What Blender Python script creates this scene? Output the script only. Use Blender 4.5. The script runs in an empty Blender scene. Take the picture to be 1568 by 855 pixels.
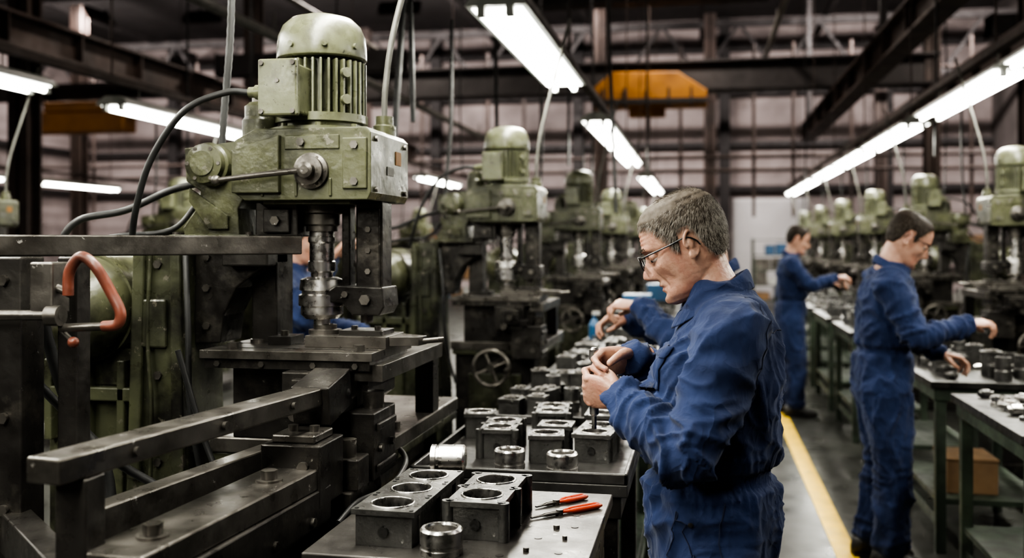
import bpy, bmesh, math, random
from mathutils import Vector, Matrix, noise
from mathutils.bvhtree import BVHTree
random.seed(7)
sc = bpy.context.scene
COL = sc.collection
V = Vector
pi = math.pi

# ------------------------------------------------------------------ materials
def pmat(name, c1, c2=None, scale=4, rough=.5, metal=0., bump=.15, bscale=60, wear=None,
         wscale=9, wlo=.60, whi=.66, wmetal=.8, coords='Object', stretch=(1,1,1), rvar=.12, bdist=.004,
         chip=None, cscale=40, clo=.64, chi=.67):
    m = bpy.data.materials.new(name); m.use_nodes = True
    nt = m.node_tree; N = nt.nodes; L = nt.links
    b = N['Principled BSDF']
    tc = N.new('ShaderNodeTexCoord'); mp = N.new('ShaderNodeMapping')
    mp.inputs['Scale'].default_value = stretch
    L.new(tc.outputs[coords], mp.inputs[0])
    n1 = N.new('ShaderNodeTexNoise'); n1.inputs['Scale'].default_value = scale; n1.inputs['Detail'].default_value = 6
    L.new(mp.outputs[0], n1.inputs['Vector'])
    cr = N.new('ShaderNodeValToRGB'); cr.color_ramp.elements[0].position = .35; cr.color_ramp.elements[1].position = .68
    c2 = c2 or tuple(x*.6 for x in c1)
    cr.color_ramp.elements[0].color = (*c1, 1); cr.color_ramp.elements[1].color = (*c2, 1)
    L.new(n1.outputs[0], cr.inputs[0])
    out = cr.outputs[0]
    rr = N.new('ShaderNodeMapRange'); rr.inputs[1].default_value=.3; rr.inputs[2].default_value=.7
    rr.inputs[3].default_value = max(.02, rough-rvar); rr.inputs[4].default_value = min(1, rough+rvar)
    nr = N.new('ShaderNodeTexNoise'); nr.inputs['Scale'].default_value = scale*3.1; nr.inputs['Detail'].default_value = 5
    L.new(mp.outputs[0], nr.inputs['Vector']); L.new(nr.outputs[0], rr.inputs[0])
    rout = rr.outputs[0]
    b.inputs['Metallic'].default_value = metal
    mo = None
    def layer(out, mo, col, sc_, lo, hi, wm, det=10):
        n2 = N.new('ShaderNodeTexNoise'); n2.inputs['Scale'].default_value = sc_; n2.inputs['Detail'].default_value = det; n2.inputs['Roughness'].default_value = .68
        L.new(mp.outputs[0], n2.inputs['Vector'])
        mr = N.new('ShaderNodeMapRange'); mr.inputs[1].default_value = lo; mr.inputs[2].default_value = hi
        L.new(n2.outputs[0], mr.inputs[0])
        mx = N.new('ShaderNodeMix'); mx.data_type = 'RGBA'
        L.new(mr.outputs[0], mx.inputs[0]); L.new(out, mx.inputs[6]); mx.inputs[7].default_value = (*col, 1)
        mm = N.new('ShaderNodeMix'); mm.data_type='FLOAT'
        L.new(mr.outputs[0], mm.inputs[0])
        if mo: L.new(mo, mm.inputs[2])
        else: mm.inputs[2].default_value = metal
        mm.inputs[3].default_value = wm
        return mx.outputs[2], mm.outputs[0]
    if wear: out, mo = layer(out, mo, wear, wscale, wlo, whi, wmetal)
    if chip: out, mo = layer(out, mo, chip, cscale, clo, chi, .7, 5)
    if mo: L.new(mo, b.inputs['Metallic'])
    L.new(out, b.inputs['Base Color']); L.new(rout, b.inputs['Roughness'])
    if bump:
        n3 = N.new('ShaderNodeTexNoise'); n3.inputs['Scale'].default_value = bscale; n3.inputs['Detail'].default_value = 5
        L.new(mp.outputs[0], n3.inputs['Vector'])
        bp = N.new('ShaderNodeBump'); bp.inputs['Strength'].default_value = bump; bp.inputs['Distance'].default_value = bdist
        L.new(n3.outputs[0], bp.inputs['Height']); L.new(bp.outputs[0], b.inputs['Normal'])
    return m

def emat(name, col, s):
    m = bpy.data.materials.new(name); m.use_nodes = True
    b = m.node_tree.nodes['Principled BSDF']
    b.inputs['Base Color'].default_value = (*col, 1)
    b.inputs['Emission Color'].default_value = (*col, 1); b.inputs['Emission Strength'].default_value = s
    return m

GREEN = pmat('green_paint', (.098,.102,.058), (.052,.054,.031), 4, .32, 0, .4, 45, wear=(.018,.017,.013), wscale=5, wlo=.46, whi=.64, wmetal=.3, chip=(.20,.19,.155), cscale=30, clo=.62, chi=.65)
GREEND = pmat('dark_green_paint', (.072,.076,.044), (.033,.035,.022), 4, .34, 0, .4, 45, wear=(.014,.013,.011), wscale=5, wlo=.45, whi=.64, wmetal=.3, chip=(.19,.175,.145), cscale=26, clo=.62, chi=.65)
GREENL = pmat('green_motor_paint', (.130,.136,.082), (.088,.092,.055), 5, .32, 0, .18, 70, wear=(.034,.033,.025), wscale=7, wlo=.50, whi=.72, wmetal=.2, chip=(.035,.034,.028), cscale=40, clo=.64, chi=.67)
DARK = pmat('dark_oiled_steel', (.055,.051,.046), (.020,.018,.017), 6, .34, .6, .3, 50, wear=(.12,.11,.095), wscale=8, wlo=.55, whi=.72, wmetal=.85, chip=(.25,.24,.22), cscale=34, clo=.68, chi=.70)
DARK2 = pmat('machined_dark_steel', (.190,.177,.160), (.084,.077,.068), 5, .35, .85, .2, 60, wear=(.038,.034,.029), wscale=7, wlo=.50, whi=.68, wmetal=.6, chip=(.48,.46,.43), cscale=26, clo=.66, chi=.70)
BENCH1 = pmat('worn_bench_plate', (.115,.108,.10), (.055,.051,.047), 4, .36, .7, .2, 60, wear=(.022,.020,.018), wscale=6, wlo=.48, whi=.68, wmetal=.4, chip=(.40,.38,.35), cscale=28, clo=.66, chi=.70)
BENCHT = pmat('oily_bench_steel', (.060,.057,.054), (.028,.027,.025), 6, .40, .55, .2, 60, wear=(.012,.011,.010), wscale=6, wlo=.48, whi=.66, wmetal=.3, chip=(.25,.24,.22), cscale=30, clo=.67, chi=.70)
STEEL = pmat('bright_steel', (.60,.585,.56), (.34,.33,.315), 14, .30, 1., .08, 90, wear=(.13,.12,.11), wscale=14, wlo=.56, whi=.75, wmetal=.9)
CAST = pmat('cast_iron', (.140,.137,.131), (.066,.064,.060), 9, .36, .75, .4, 120, wear=(.035,.033,.030), wscale=14, wlo=.52, whi=.7, wmetal=.6, chip=(.36,.35,.33), cscale=40, clo=.66, chi=.70)
BORE = pmat('bore_dark', (.05,.05,.05), (.03,.03,.03), 9, .35, .8, .1)
RUBBER = pmat('black_rubber', (.012,.012,.012), (.02,.02,.02), 9, .5, 0, .1)
GREYC = pmat('grey_conduit', (.14,.135,.12), (.09,.09,.08), 9, .5, .2, .1)
RED = pmat('red_handle', (.50,.060,.02), (.30,.035,.012), 9, .35, 0, .05)
LEATH = pmat('worn_red_grip', (.17,.050,.030), (.085,.03,.02), 14, .42, 0, .2)
ORANGE = pmat('orange_crane_paint', (.34,.150,.022), (.20,.085,.015), 2, .5, 0, .1)
YEL = pmat('yellow_line_paint', (.80,.53,.02), (.60,.39,.02), 7, .5, 0, .1, wear=(.12,.10,.05), wscale=12, wlo=.62, whi=.76, wmetal=0)
BEAM = pmat('dark_beam_paint', (.030,.027,.027), (.016,.014,.014), 2, .6, .1, .1)
BROWNB = pmat('rusty_beam_paint', (.070,.050,.042), (.035,.027,.024), 2, .6, .1, .1)
HOUS = pmat('fixture_housing', (.35,.36,.33), (.25,.26,.24), 3, .45, 0, .05)
TUBE = emat('fluorescent_tube', (1.,1.,.93), 20)
DIFF = emat('lamp_reflector_glow', (1.,1.,.93), 8)
BENCHG = pmat('bench_green', (.048,.066,.045), (.024,.033,.024), 5, .5, .1, .2, wear=(.02,.02,.017), wscale=7, wlo=.5, whi=.7, wmetal=.2)
SKIN = pmat('skin', (.455,.278,.203), (.345,.190,.136), 22, .47, 0, .6, 130, rvar=.12, bdist=.0022, wear=(.34,.135,.094), wscale=16, wlo=.46, whi=.80, wmetal=0)
SKIN.node_tree.nodes['Principled BSDF'].inputs['Subsurface Weight'].default_value = .10
SKIN.node_tree.nodes['Principled BSDF'].inputs['Subsurface Radius'].default_value = (.01,.004,.002)
LIP = pmat('lips', (.34,.16,.125), (.28,.13,.10), 30, .45, 0, .1)
HAIRD = pmat('hair_brown', (.026,.018,.013), (.016,.011,.008), 60, .65, 0, .1)
HAIRM = pmat('hair_grey_brown', (.105,.088,.070), (.065,.052,.041), 60, .65, 0, .1)
HAIRG = pmat('hair_grey', (.36,.33,.295), (.26,.235,.205), 60, .6, 0, .1)
for h_ in (HAIRD,HAIRM,HAIRG): h_.node_tree.nodes['Principled BSDF'].inputs['Specular IOR Level'].default_value=.25
BLACKP = pmat('black_plastic', (.01,.01,.01), (.014,.014,.014), 10, .25, 0, 0)
EYEW = pmat('eye_white', (.6,.57,.53), (.55,.5,.46), 10, .2, 0, 0)
SHOE = pmat('black_shoe', (.015,.014,.013), (.03,.028,.026), 10, .4, 0, .1)
FLOORM = pmat('concrete_floor', (.046,.047,.041), (.027,.028,.025), 1.3, .36, 0, .12, 30, wear=(.015,.014,.012), wscale=2.2, wlo=.50, whi=.75, wmetal=0)
CEILM = pmat('dark_ceiling', (.045,.042,.042), (.028,.026,.026), .8, .8, 0, .1)
SIDEW = pmat('side_wall_paint', (.20,.18,.175), (.12,.11,.105), .7, .8, 0, .1, 12)
CARD = pmat('cardboard', (.20,.12,.06), (.14,.085,.045), 6, .8, 0, .1)
DOORM = pmat('door_paint', (.62,.62,.62), (.50,.50,.50), .8, .6, 0, .1)
BLUEB = pmat('blue_bin_plastic', (.03,.10,.20), (.02,.07,.15), 5, .4, 0, 0)
WHITEP = pmat('white_plastic', (.4,.4,.38), (.3,.3,.28), 5, .4, 0, 0)
CLOTHD = pmat('blue_seam_thread', (.008,.013,.038), (.006,.010,.030), 20, .85, 0, .1)

def clothmat():
    m = pmat('blue_coverall_cloth', (.0215,.0345,.0920), (.0125,.0200,.0550), 5, .88, 0, 0, rvar=.04)
    nt = m.node_tree; N = nt.nodes; L = nt.links; b = N['Principled BSDF']
    b.inputs['Specular IOR Level'].default_value=.2
    b.inputs['Sheen Weight'].default_value=.08; b.inputs['Sheen Roughness'].default_value=.5
    tc = N.new('ShaderNodeTexCoord'); prev=None
    def crease(scale, dist, stretch, strength, bd, det=3):
        nonlocal prev
        mp=N.new('ShaderNodeMapping'); mp.inputs['Scale'].default_value=stretch; L.new(tc.outputs['Object'],mp.inputs[0])
        n=N.new('ShaderNodeTexNoise'); n.inputs['Scale'].default_value=scale; n.inputs['Detail'].default_value=det; n.inputs['Distortion'].default_value=dist
        L.new(mp.outputs[0],n.inputs['Vector'])
        a=N.new('ShaderNodeMath'); a.operation='SUBTRACT'; a.inputs[1].default_value=.5; L.new(n.outputs[0],a.inputs[0])
        c=N.new('ShaderNodeMath'); c.operation='ABSOLUTE'; L.new(a.outputs[0],c.inputs[0])
        p=N.new('ShaderNodeMath'); p.operation='POWER'; p.inputs[1].default_value=.7; L.new(c.outputs[0],p.inputs[0])
        bp=N.new('ShaderNodeBump'); bp.invert=True; bp.inputs['Strength'].default_value=strength; bp.inputs['Distance'].default_value=bd
        L.new(p.outputs[0],bp.inputs['Height'])
        if prev: L.new(prev,bp.inputs['Normal'])
        prev=bp.outputs[0]
    crease(7,1.0,(1,1,.6),.60,.028,2)
    crease(20,.8,(1,1,.8),.40,.008,3)
    n=N.new('ShaderNodeTexNoise'); n.inputs['Scale'].default_value=500; L.new(tc.outputs['Object'],n.inputs['Vector'])
    bp=N.new('ShaderNodeBump'); bp.inputs['Strength'].default_value=.3; bp.inputs['Distance'].default_value=.0008
    L.new(n.outputs[0],bp.inputs['Height']); L.new(prev,bp.inputs['Normal']); L.new(bp.outputs[0],b.inputs['Normal'])
    return m
CLOTH=clothmat()

def wallmat():
    m = pmat('corrugated_wall', (.37,.32,.31), (.23,.20,.195), .5, .75, 0, .1, 12, wear=(.12,.105,.10), wscale=.9, wlo=.48, whi=.8, wmetal=0)
    nt = m.node_tree; N = nt.nodes; L = nt.links; b = N['Principled BSDF']
    tc = N.new('ShaderNodeTexCoord'); w = N.new('ShaderNodeTexWave'); w.bands_direction = 'Z'; w.inputs['Scale'].default_value = .8
    L.new(tc.outputs['Object'], w.inputs['Vector'])
    bp = N.new('ShaderNodeBump'); bp.inputs['Strength'].default_value = .5; bp.inputs['Distance'].default_value = .05
    L.new(w.outputs[0], bp.inputs['Height']); L.new(bp.outputs[0], b.inputs['Normal'])
    return m
WALLM = wallmat()
def glassm():
    m = bpy.data.materials.new('spectacle_lens'); m.use_nodes = True
    nt = m.node_tree; N = nt.nodes; L = nt.links
    o = N['Material Output']; t = N.new('ShaderNodeBsdfTransparent'); g = N.new('ShaderNodeBsdfGlossy'); g.inputs['Roughness'].default_value = .03
    x = N.new('ShaderNodeMixShader'); x.inputs[0].default_value = .08
    L.new(t.outputs[0], x.inputs[1]); L.new(g.outputs[0], x.inputs[2]); L.new(x.outputs[0], o.inputs[0])
    return m
LENS = glassm()

# ------------------------------------------------------------------ mesh builder
def frames(pts):
    pts = [V(p) for p in pts]; n = len(pts); T = []
    for i in range(n):
        a = pts[max(0,i-1)]; b = pts[min(n-1,i+1)]
        T.append((b-a).normalized())
    up = V((0,0,1)) if abs(T[0].z) < .9 else V((0,1,0))
    nn = (up - T[0]*up.dot(T[0])).normalized(); out = []
    for i in range(n):
        nn = (nn - T[i]*nn.dot(T[i])).normalized()
        out.append((pts[i], nn.copy(), T[i].cross(nn)))
    return out, T

def cat(pts, n=8):
    pts = [V(p) for p in pts]; P = [pts[0]*2-pts[1]] + pts + [pts[-1]*2-pts[-2]]; o = []
    for i in range(1, len(P)-2):
        for k in range(n):
            t = k/n; a,b,c,d = P[i-1],P[i],P[i+1],P[i+2]
            o.append(.5*((2*b)+(c-a)*t+(2*a-5*b+4*c-d)*t*t+(3*b-a-3*c+d)*t**3))
    o.append(pts[-1]); return o

def lerp(tab, x):
    if x <= tab[0][0]: return tab[0][1]
    for i in range(len(tab)-1):
        if x <= tab[i+1][0]:
            t = (x-tab[i][0])/(tab[i+1][0]-tab[i][0]); t = t*t*(3-2*t)*.4 + t*.6
            return tab[i][1]+(tab[i+1][1]-tab[i][1])*t
    return tab[-1][1]

class MB:
    def __init__(s): s.v=[]; s.f=[]; s.m=[]; s.sm=[]
    def add(s, vs, fs, mi=0, smooth=False, M=None):
        o = len(s.v)
        if M is not None: vs = [M @ V(v) for v in vs]
        s.v += [tuple(v) for v in vs]; s.f += [tuple(i+o for i in f) for f in fs]
        s.m += [mi]*len(fs); s.sm += [smooth]*len(fs)
    def box(s, x0,x1,y0,y1,z0,z1, mi=0, M=None):
        s.add([(x0,y0,z0),(x1,y0,z0),(x1,y1,z0),(x0,y1,z0),(x0,y0,z1),(x1,y0,z1),(x1,y1,z1),(x0,y1,z1)],
              [(0,3,2,1),(4,5,6,7),(0,1,5,4),(1,2,6,5),(2,3,7,6),(3,0,4,7)], mi, False, M)
    def beam(s, p0, p1, w, h, mi=0):
        p0=V(p0); p1=V(p1); t=(p1-p0).normalized()
        sd = t.cross(V((0,0,1)))
        if sd.length < 1e-3: sd = V((1,0,0))
        sd.normalize(); u = sd.cross(t); vs=[]
        for p in (p0,p1):
            for a,b in ((-1,-1),(1,-1),(1,1),(-1,1)): vs.append(p+sd*a*w/2+u*b*h/2)
        s.add(vs, [(0,1,2,3),(7,6,5,4),(0,4,5,1),(1,5,6,2),(2,6,7,3),(3,7,4,0)], mi)
    def rings(s, R, mi=0, smooth=True, caps=True):
        n=len(R[0]); vs=[p for r in R for p in r]; fs=[]
        for i in range(len(R)-1):
            for k in range(n):
                a=i*n+k; b=i*n+(k+1)%n; fs.append((a,b,b+n,a+n))
        s.add(vs, fs, mi, smooth)
        if caps:
            s.add(R[0], [tuple(range(n))], mi); s.add(R[-1], [tuple(range(n))], mi)
    def cyl(s, p0, p1, r0, r1=None, mi=0, seg=24):
        r1 = r0 if r1 is None else r1
        s.lathe([(r0,0),(r1,(V(p1)-V(p0)).length)], p0, V(p1)-V(p0), mi, seg)
    def lathe(s, prof, o, ax=(0,0,1), mi=0, seg=28, sharp=True):
        ax=V(ax).normalized(); o=V(o)
        u = ax.cross(V((0,0,1)) if abs(ax.z)<.9 else V((1,0,0))).normalized(); w=ax.cross(u)
        R=[[o+ax*t+(u*math.cos(2*pi*k/seg)+w*math.sin(2*pi*k/seg))*max(r,.0004) for k in range(seg)] for r,t in prof]
        if sharp and len(R)<3: s.rings(R, mi)
        else:
            for i in range(len(R)-1): s.rings([R[i],R[i+1]], mi, True, False)
            s.add(R[0],[tuple(range(seg))],mi); s.add(R[-1],[tuple(range(seg))],mi)
    def dome(s, prof, o, ax=(0,0,1), mi=0, seg=32):
        ax=V(ax).normalized(); o=V(o)
        u = ax.cross(V((0,0,1)) if abs(ax.z)<.9 else V((1,0,0))).normalized(); w=ax.cross(u)
        R=[[o+ax*t+(u*math.cos(2*pi*k/seg)+w*math.sin(2*pi*k/seg))*max(r,.0004) for k in range(seg)] for r,t in prof]
        s.rings(R, mi, True, True)
    def tube(s, pts, rad, mi=0, seg=12, caps=True):
        F,T=frames(pts)
        if not isinstance(rad,(list,tuple)): rad=[rad]*len(F)
        R=[]
        for (p,a,b),r in zip(F,rad):
            R.append([p+(a*math.cos(2*pi*k/seg)+b*math.sin(2*pi*k/seg))*r for k in range(seg)])
        s.rings(R, mi, True, caps)
    def limb(s, pts, rad, mi=0, seg=16, sub=5):
        P=cat(pts,sub); n=len(P); m=len(pts); rr=[]
        for i in range(n):
            t=i/(n-1)*(m-1); j=min(int(t),m-2); f=t-j; f=f*f*(3-2*f)
            rr.append(rad[j]*(1-f)+rad[j+1]*f)
        t0=(P[0]-P[1]).normalized(); t1=(P[-1]-P[-2]).normalized()
        pre=[P[0]+t0*rr[0]*k for k in (.95,.75,.45)]; prr=[rr[0]*k for k in (.25,.62,.88)]
        post=[P[-1]+t1*rr[-1]*k for k in (.45,.75,.95)]; por=[rr[-1]*k for k in (.88,.62,.25)]
        s.tube(pre+P+post, prr+rr+por, mi, seg)
    def ell(s, c, r, mi=0, M=None, seg=20, smooth=True):
        c=V(c); R=[]
        for i in range(seg//2+1):
            a=-pi/2+pi*i/(seg//2); R.append([c+V((r[0]*max(math.cos(a),.01)*math.cos(2*pi*k/seg), r[1]*max(math.cos(a),.01)*math.sin(2*pi*k/seg), r[2]*math.sin(a))) for k in range(seg)])
        if M is not None: R=[[M@p for p in q] for q in R]
        s.rings(R, mi, smooth, True)
    def prism(s, poly, a0, a1, plane='xz', mi=0):
        f={'xz':lambda p,a:(p[0],a,p[1]),'yz':lambda p,a:(a,p[0],p[1]),'xy':lambda p,a:(p[0],p[1],a)}[plane]
        n=len(poly); vs=[f(p,a0) for p in poly]+[f(p,a1) for p in poly]
        s.add(vs, [tuple(range(n)),tuple(range(2*n-1,n-1,-1))]+[(i,(i+1)%n,(i+1)%n+n,i+n) for i in range(n)], mi)
    def hexb(s, p, ax, r=.012, h=.008, mi=0):
        s.lathe([(r,0),(r,h)], p, ax, mi, 6)
    def mesh(s, name, mats):
        me=bpy.data.meshes.new(name); me.from_pydata(s.v,[],s.f)
        for m in mats: me.materials.append(m)
        me.polygons.foreach_set('material_index', s.m); me.polygons.foreach_set('use_smooth', s.sm)
        bm=bmesh.new(); bm.from_mesh(me); bmesh.ops.recalc_face_normals(bm, faces=bm.faces); bm.to_mesh(me); bm.free()
        me.update(); return me
    def obj(s, name, mats, parent=None, bevel=0, M=None):
        return mkobj(name, s.mesh(name, mats), parent, bevel, M)

def mkobj(name, me, parent=None, bevel=0, M=None):
    o=bpy.data.objects.new(name, me); COL.objects.link(o)
    if parent: o.parent=parent
    if M is not None: o.matrix_basis=M
    if bevel:
        b=o.modifiers.new('bevel','BEVEL'); b.width=bevel; b.segments=2; b.limit_method='ANGLE'; b.angle_limit=math.radians(50); b.use_clamp_overlap=True
    return o
def empty(name, loc=(0,0,0), rz=0, scale=(1,1,1)):
    e=bpy.data.objects.new(name,None); COL.objects.link(e); e.location=loc; e.rotation_euler=(0,0,rz); e.scale=scale; e.empty_display_size=.1
    return e
def bake(o):
    dg=bpy.context.evaluated_depsgraph_get(); me=bpy.data.meshes.new_from_object(o.evaluated_get(dg)); o.modifiers.clear(); o.data=me; return me
def vox(o, size, it=3, fac=.5):
    r=o.modifiers.new('r','REMESH'); r.mode='VOXEL'; r.voxel_size=size; r.use_smooth_shade=True
    if it:
        s=o.modifiers.new('s','SMOOTH'); s.factor=fac; s.iterations=it
    bpy.context.view_layer.update()
    return bake(o)

# ------------------------------------------------------------------ camera
cam=bpy.data.cameras.new('camera'); co=bpy.data.objects.new('camera',cam); COL.objects.link(co)
cam.lens=35; cam.sensor_width=36; cam.shift_y=-.0348
co.location=(0,0,1.58); co.rotation_euler=(pi/2,0,math.radians(10.8))
cam.dof.use_dof=True; cam.dof.focus_distance=2.45; cam.dof.aperture_fstop=2.1
cam.clip_start=.05; cam.clip_end=100
sc.camera=co

# ------------------------------------------------------------------ room
def slab(name, x0,x1,y0,y1,z0,z1, m):
    b=MB(); b.box(x0,x1,y0,y1,z0,z1); return b.obj(name,[m])
slab('floor',-20,8,-4,30,-.1,0,FLOORM)
slab('ceiling',-20,8,-4,30,8.2,8.4,CEILM)
slab('wall_back',-20,8,30,30.2,0,8.2,WALLM)
slab('wall_left',-20.2,-20,-4,30,0,8.2,WALLM)
slab('wall_right',8,8.2,-4,30,0,8.2,SIDEW)
slab('wall_front',-20,8,-4.2,-4,0,8.2,SIDEW)
b=MB(); b.box(.9,3.0,29.9,29.99,0,2.9)
for k in range(19): b.box(.95,2.95,29.87,29.9,.1+k*.145,.1+k*.145+.1)
b.obj('door_1',[DOORM])
b=MB(); b.box(.665,.775,3.0,29.0,.001,.004); b.obj('yellow_floor_line',[YEL])
b=MB()
for z in (3.1,4.4,5.9,7.2): b.box(-20,8,29.7,29.98,z,z+.16)
for x in (-17,-12.6,-8.2,-3.8,.5,5): b.box(x,x+.3,29.6,29.98,0,8.15)
b.obj('trim_1',[BEAM])
b=MB()
for z in (3.1,4.4,5.9,7.2): b.box(-19.98,-19.75,-4,29.6,z,z+.16)
for y in (6,11,16,21,26): b.box(-19.98,-19.6,y,y+.3,0,8.15)
b.obj('trim_2',[BEAM])

def truss(y, z0, z1):
    b=MB()
    b.beam((-19.9,y,z0),(7.9,y,z0),.16,.17); b.beam((-19.9,y,z1),(7.9,y,z1),.16,.18)
    n=14; w=27.8/n
    for i in range(n):
        x=-19.9+i*w
        b.beam((x,y,z0),(x+w/2,y,z1),.08,.08); b.beam((x+w/2,y,z1),(x+w,y,z0),.08,.08)
    return b.obj('roof_truss',[BEAM])
for y,z0,z1 in ((9,5.3,6.6),(15,5.75,7.1),(26.5,5.9,7.3)): truss(y,z0,z1)
for x in (-16,-12,-6,-3,0,3.2,6):
    b=MB(); b.box(x-.07,x+.07,2,29.5,7.5,7.65); b.obj('roof_purlin',[BEAM])
def hcol(x,y,h=7.4,w=.3):
    b=MB(); b.box(x-w/2,x+w/2,y-w/2,y-w/2+.03,0,h); b.box(x-w/2,x+w/2,y+w/2-.03,y+w/2,0,h); b.box(x-.015,x+.015,y-w/2,y+w/2,0,h); b.box(x-w*.8,x+w*.8,y-w*.8,y+w*.8,0,.03)
    b.obj('steel_column',[BROWNB])
for x,y in ((4.7,15.6),(4.7,22),(4.7,28),(-9.0,12),(-9.0,19),(-9.0,25.8),(.2,25.8),(-15,22),(-2.3,23.1)): hcol(x,y)
def ibeam(name,p0,p1,w,h,m):
    p0=V(p0);p1=V(p1); b=MB(); up=V((0,0,h/2))
    b.beam(p0+up,p1+up,w,.04); b.beam(p0-up,p1-up,w,.04); b.beam(p0,p1,.03,h)
    L=(p1-p0).length; n=int(L/1.5); t=(p1-p0)/max(n,1)
    for i in range(n+1): 
        c=p0+t*i; b.beam(c-up,c+up,w*.9,.03)
    return b.obj(name,[m])
ibeam('crane_runway_beam',(2.55,8,4.30),(2.55,25.5,4.30),.3,.40,BROWNB)
ibeam('crane_runway_beam',(-8.6,2,4.28),(-8.6,29,4.28),.3,.42,BROWNB)
ibeam('crane_runway_beam',(4.3,6,4.28),(4.3,29,4.28),.3,.42,BROWNB)
for y,zt in ((9,5.21),(15,5.66),(25,7.5)):
    b=MB(); b.box(2.5,2.6,y-.05,y+.05,4.52,zt); b.box(2.44,2.66,y-.09,y+.09,4.52,4.54); b.obj('beam_hanger',[BEAM])
def crane(x,y,z,s=1):
    e=empty('overhead_crane',(0,0,0))
    b=MB(); b.box(-8.4,4.1,y-.2,y+.2,z,z+.5); b.box(-8.7,4.4,y-.3,y+.3,z-.04,z); b.box(-8.7,4.4,y-.3,y+.3,z+.5,z+.54)
    b.obj('bridge_girder',[BEAM],e)
    b=MB(); b.prism([(x-1.1,z-.42),(x+1.1,z-.42),(x+1.1,z-.12),(x+.55,z+.25),(x-.7,z+.28),(x-1.1,z-.05)],y-.75,y-.32,'xz')
    b.box(x-.4,x+.3,y-.6,y-.3,z-.58,z-.42); b.obj('hoist_trolley',[ORANGE],e,.02)
    b=MB(); b.box(x-1.1,x+1.1,y-.79,y-.75,z-.36,z-.26); b.cyl((x,y-.5,z-.58),(x,y-.5,z-.9),.02)
    for k in range(5): b.box(x-.9+k*.42,x-.86+k*.42,y-.78,y-.75,z-.42,z-.05)
    b.obj('hoist_band',[BEAM],e)
crane(-1.0,20,4.62)
e=empty('overhead_crane',(0,0,0)); b=MB(); b.box(-13.3,-11.2,17.8,18.3,3.8,4.2); b.box(-12.9,-11.6,17.75,18.2,4.2,4.4); b.obj('hoist_trolley',[ORANGE],e,.02)
b=MB(); b.box(-19.7,-9.3,18.0,18.35,4.5,4.8); b.box(-13,-12.8,18,18.2,4.4,4.6); b.box(-11.6,-11.4,18,18.2,4.4,4.6); b.obj('bridge_girder',[BEAM],e)
for x_,y_,z_,r_ in ((-4.5,2,3.8,.055),(-3.4,2,5.42,.04),(-6.4,2,5.45,.05),(1.3,10,5.45,.05)):
    b=MB(); b.cyl((x_,y_,z_),(x_,23.5,z_),r_)
    for k in range(4): b.cyl((x_,y_+3+k*5,z_),(x_,y_+3+k*5,z_+.25),.012,seg=6)
    b.obj('overhead_pipe',[GREYC])
b=MB()
for z in (3.3,3.62,5.6): b.cyl((-19.6,24,z),(7.9,24,z),.045)
for x in (-16,-13,-11,-9.5,-6.9,-5.2,-4.3,-2.4,-1.3,-.5,1.2,2.1,3.4,6): b.cyl((x,24.1,2.2),(x,24.1,6.3),.04)
b.obj('overhead_pipework',[BROWNB])
for x0,x1,y,z in ((-8.3,-5,16,4.5),(-3,1.1,17,5.7),(4.8,7.6,18,5.1)):
    b=MB(); b.box(x0,x1,y,y+.45,z,z+.35)
    k=x0
    while k<x1: b.box(k,k+.05,y-.02,y+.47,z-.02,z+.37); k+=1.1
    b.obj('air_duct',[BEAM])

# ------------------------------------------------------------------ light fixtures
def fixture_mesh(L=2.5):
    b=MB()
    b.prism([(-.15,-.0),(-.13,.03),(-.06,.075),(.06,.075),(.13,.03),(.15,0),(.14,0),(-.14,0)],0,L,'xz',0)
    b.box(-.125,.125,.05,L-.05,-.008,-.001,2)
    for x in (-.07,.07): b.box(x-.018,x+.018,.0,.05,-.05,.01,0); b.box(x-.018,x+.018,L-.05,L,-.05,.01,0)
    for x in (-.07,.07): b.cyl((x,.05,-.028),(x,L-.05,-.028),.019,mi=1,seg=12)
    for y in (.4,L-.4): b.cyl((0,y,.07),(0,y,.17),.006,mi=0,seg=6)
    return b.mesh('light_fixture',[HOUS,TUBE,DIFF])
FM=fixture_mesh()
def fixture(x,y,z=2.72,P=60):
    e=empty('fluorescent_light_fixture',(x,y,z)); mkobj('lamp_body',FM,e)
    l=bpy.data.lights.new('tube_light','AREA'); l.shape='RECTANGLE'; l.size=.2; l.size_y=2.36; l.energy=P; l.color=(1.,.97,.87)
    o=bpy.data.objects.new('tube_light',l); COL.objects.link(o); o.parent=e; o.location=(0,1.25,-.055)
for y in (-1.7,.95,4.65,9.2,11.8,17.3,20.0): fixture(-.97,y)
for y in (1.6,4.3,6.95,10.0,12.7,15.4,18.4,21.1): fixture(2.0,y)
for y in (1.2,4.0,7.4,12.5,16.5,20.5): fixture(-4.75,y,P=48)
for y in (-1.7,1.0): fixture(-2.65,y,P=55)  # extra unseen pair, added to light the near press from front left
for y in (13,16.5,20.9): fixture(-12.1,y)
for x in (-.97,2.0,-4.75,-12.1):
    b=MB(); b.box(x-.035,x+.035,-2 if x>-12 else 10,23.85,2.90,2.95)
    for k in range(8):
        yy=1.7+k*2.85
        if x<-12 and yy<10: continue
        b.cyl((x,yy,2.95),(x,yy,7.44),.008,mi=0,seg=6)
    b.obj('lighting_rail',[BROWNB])
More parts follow.
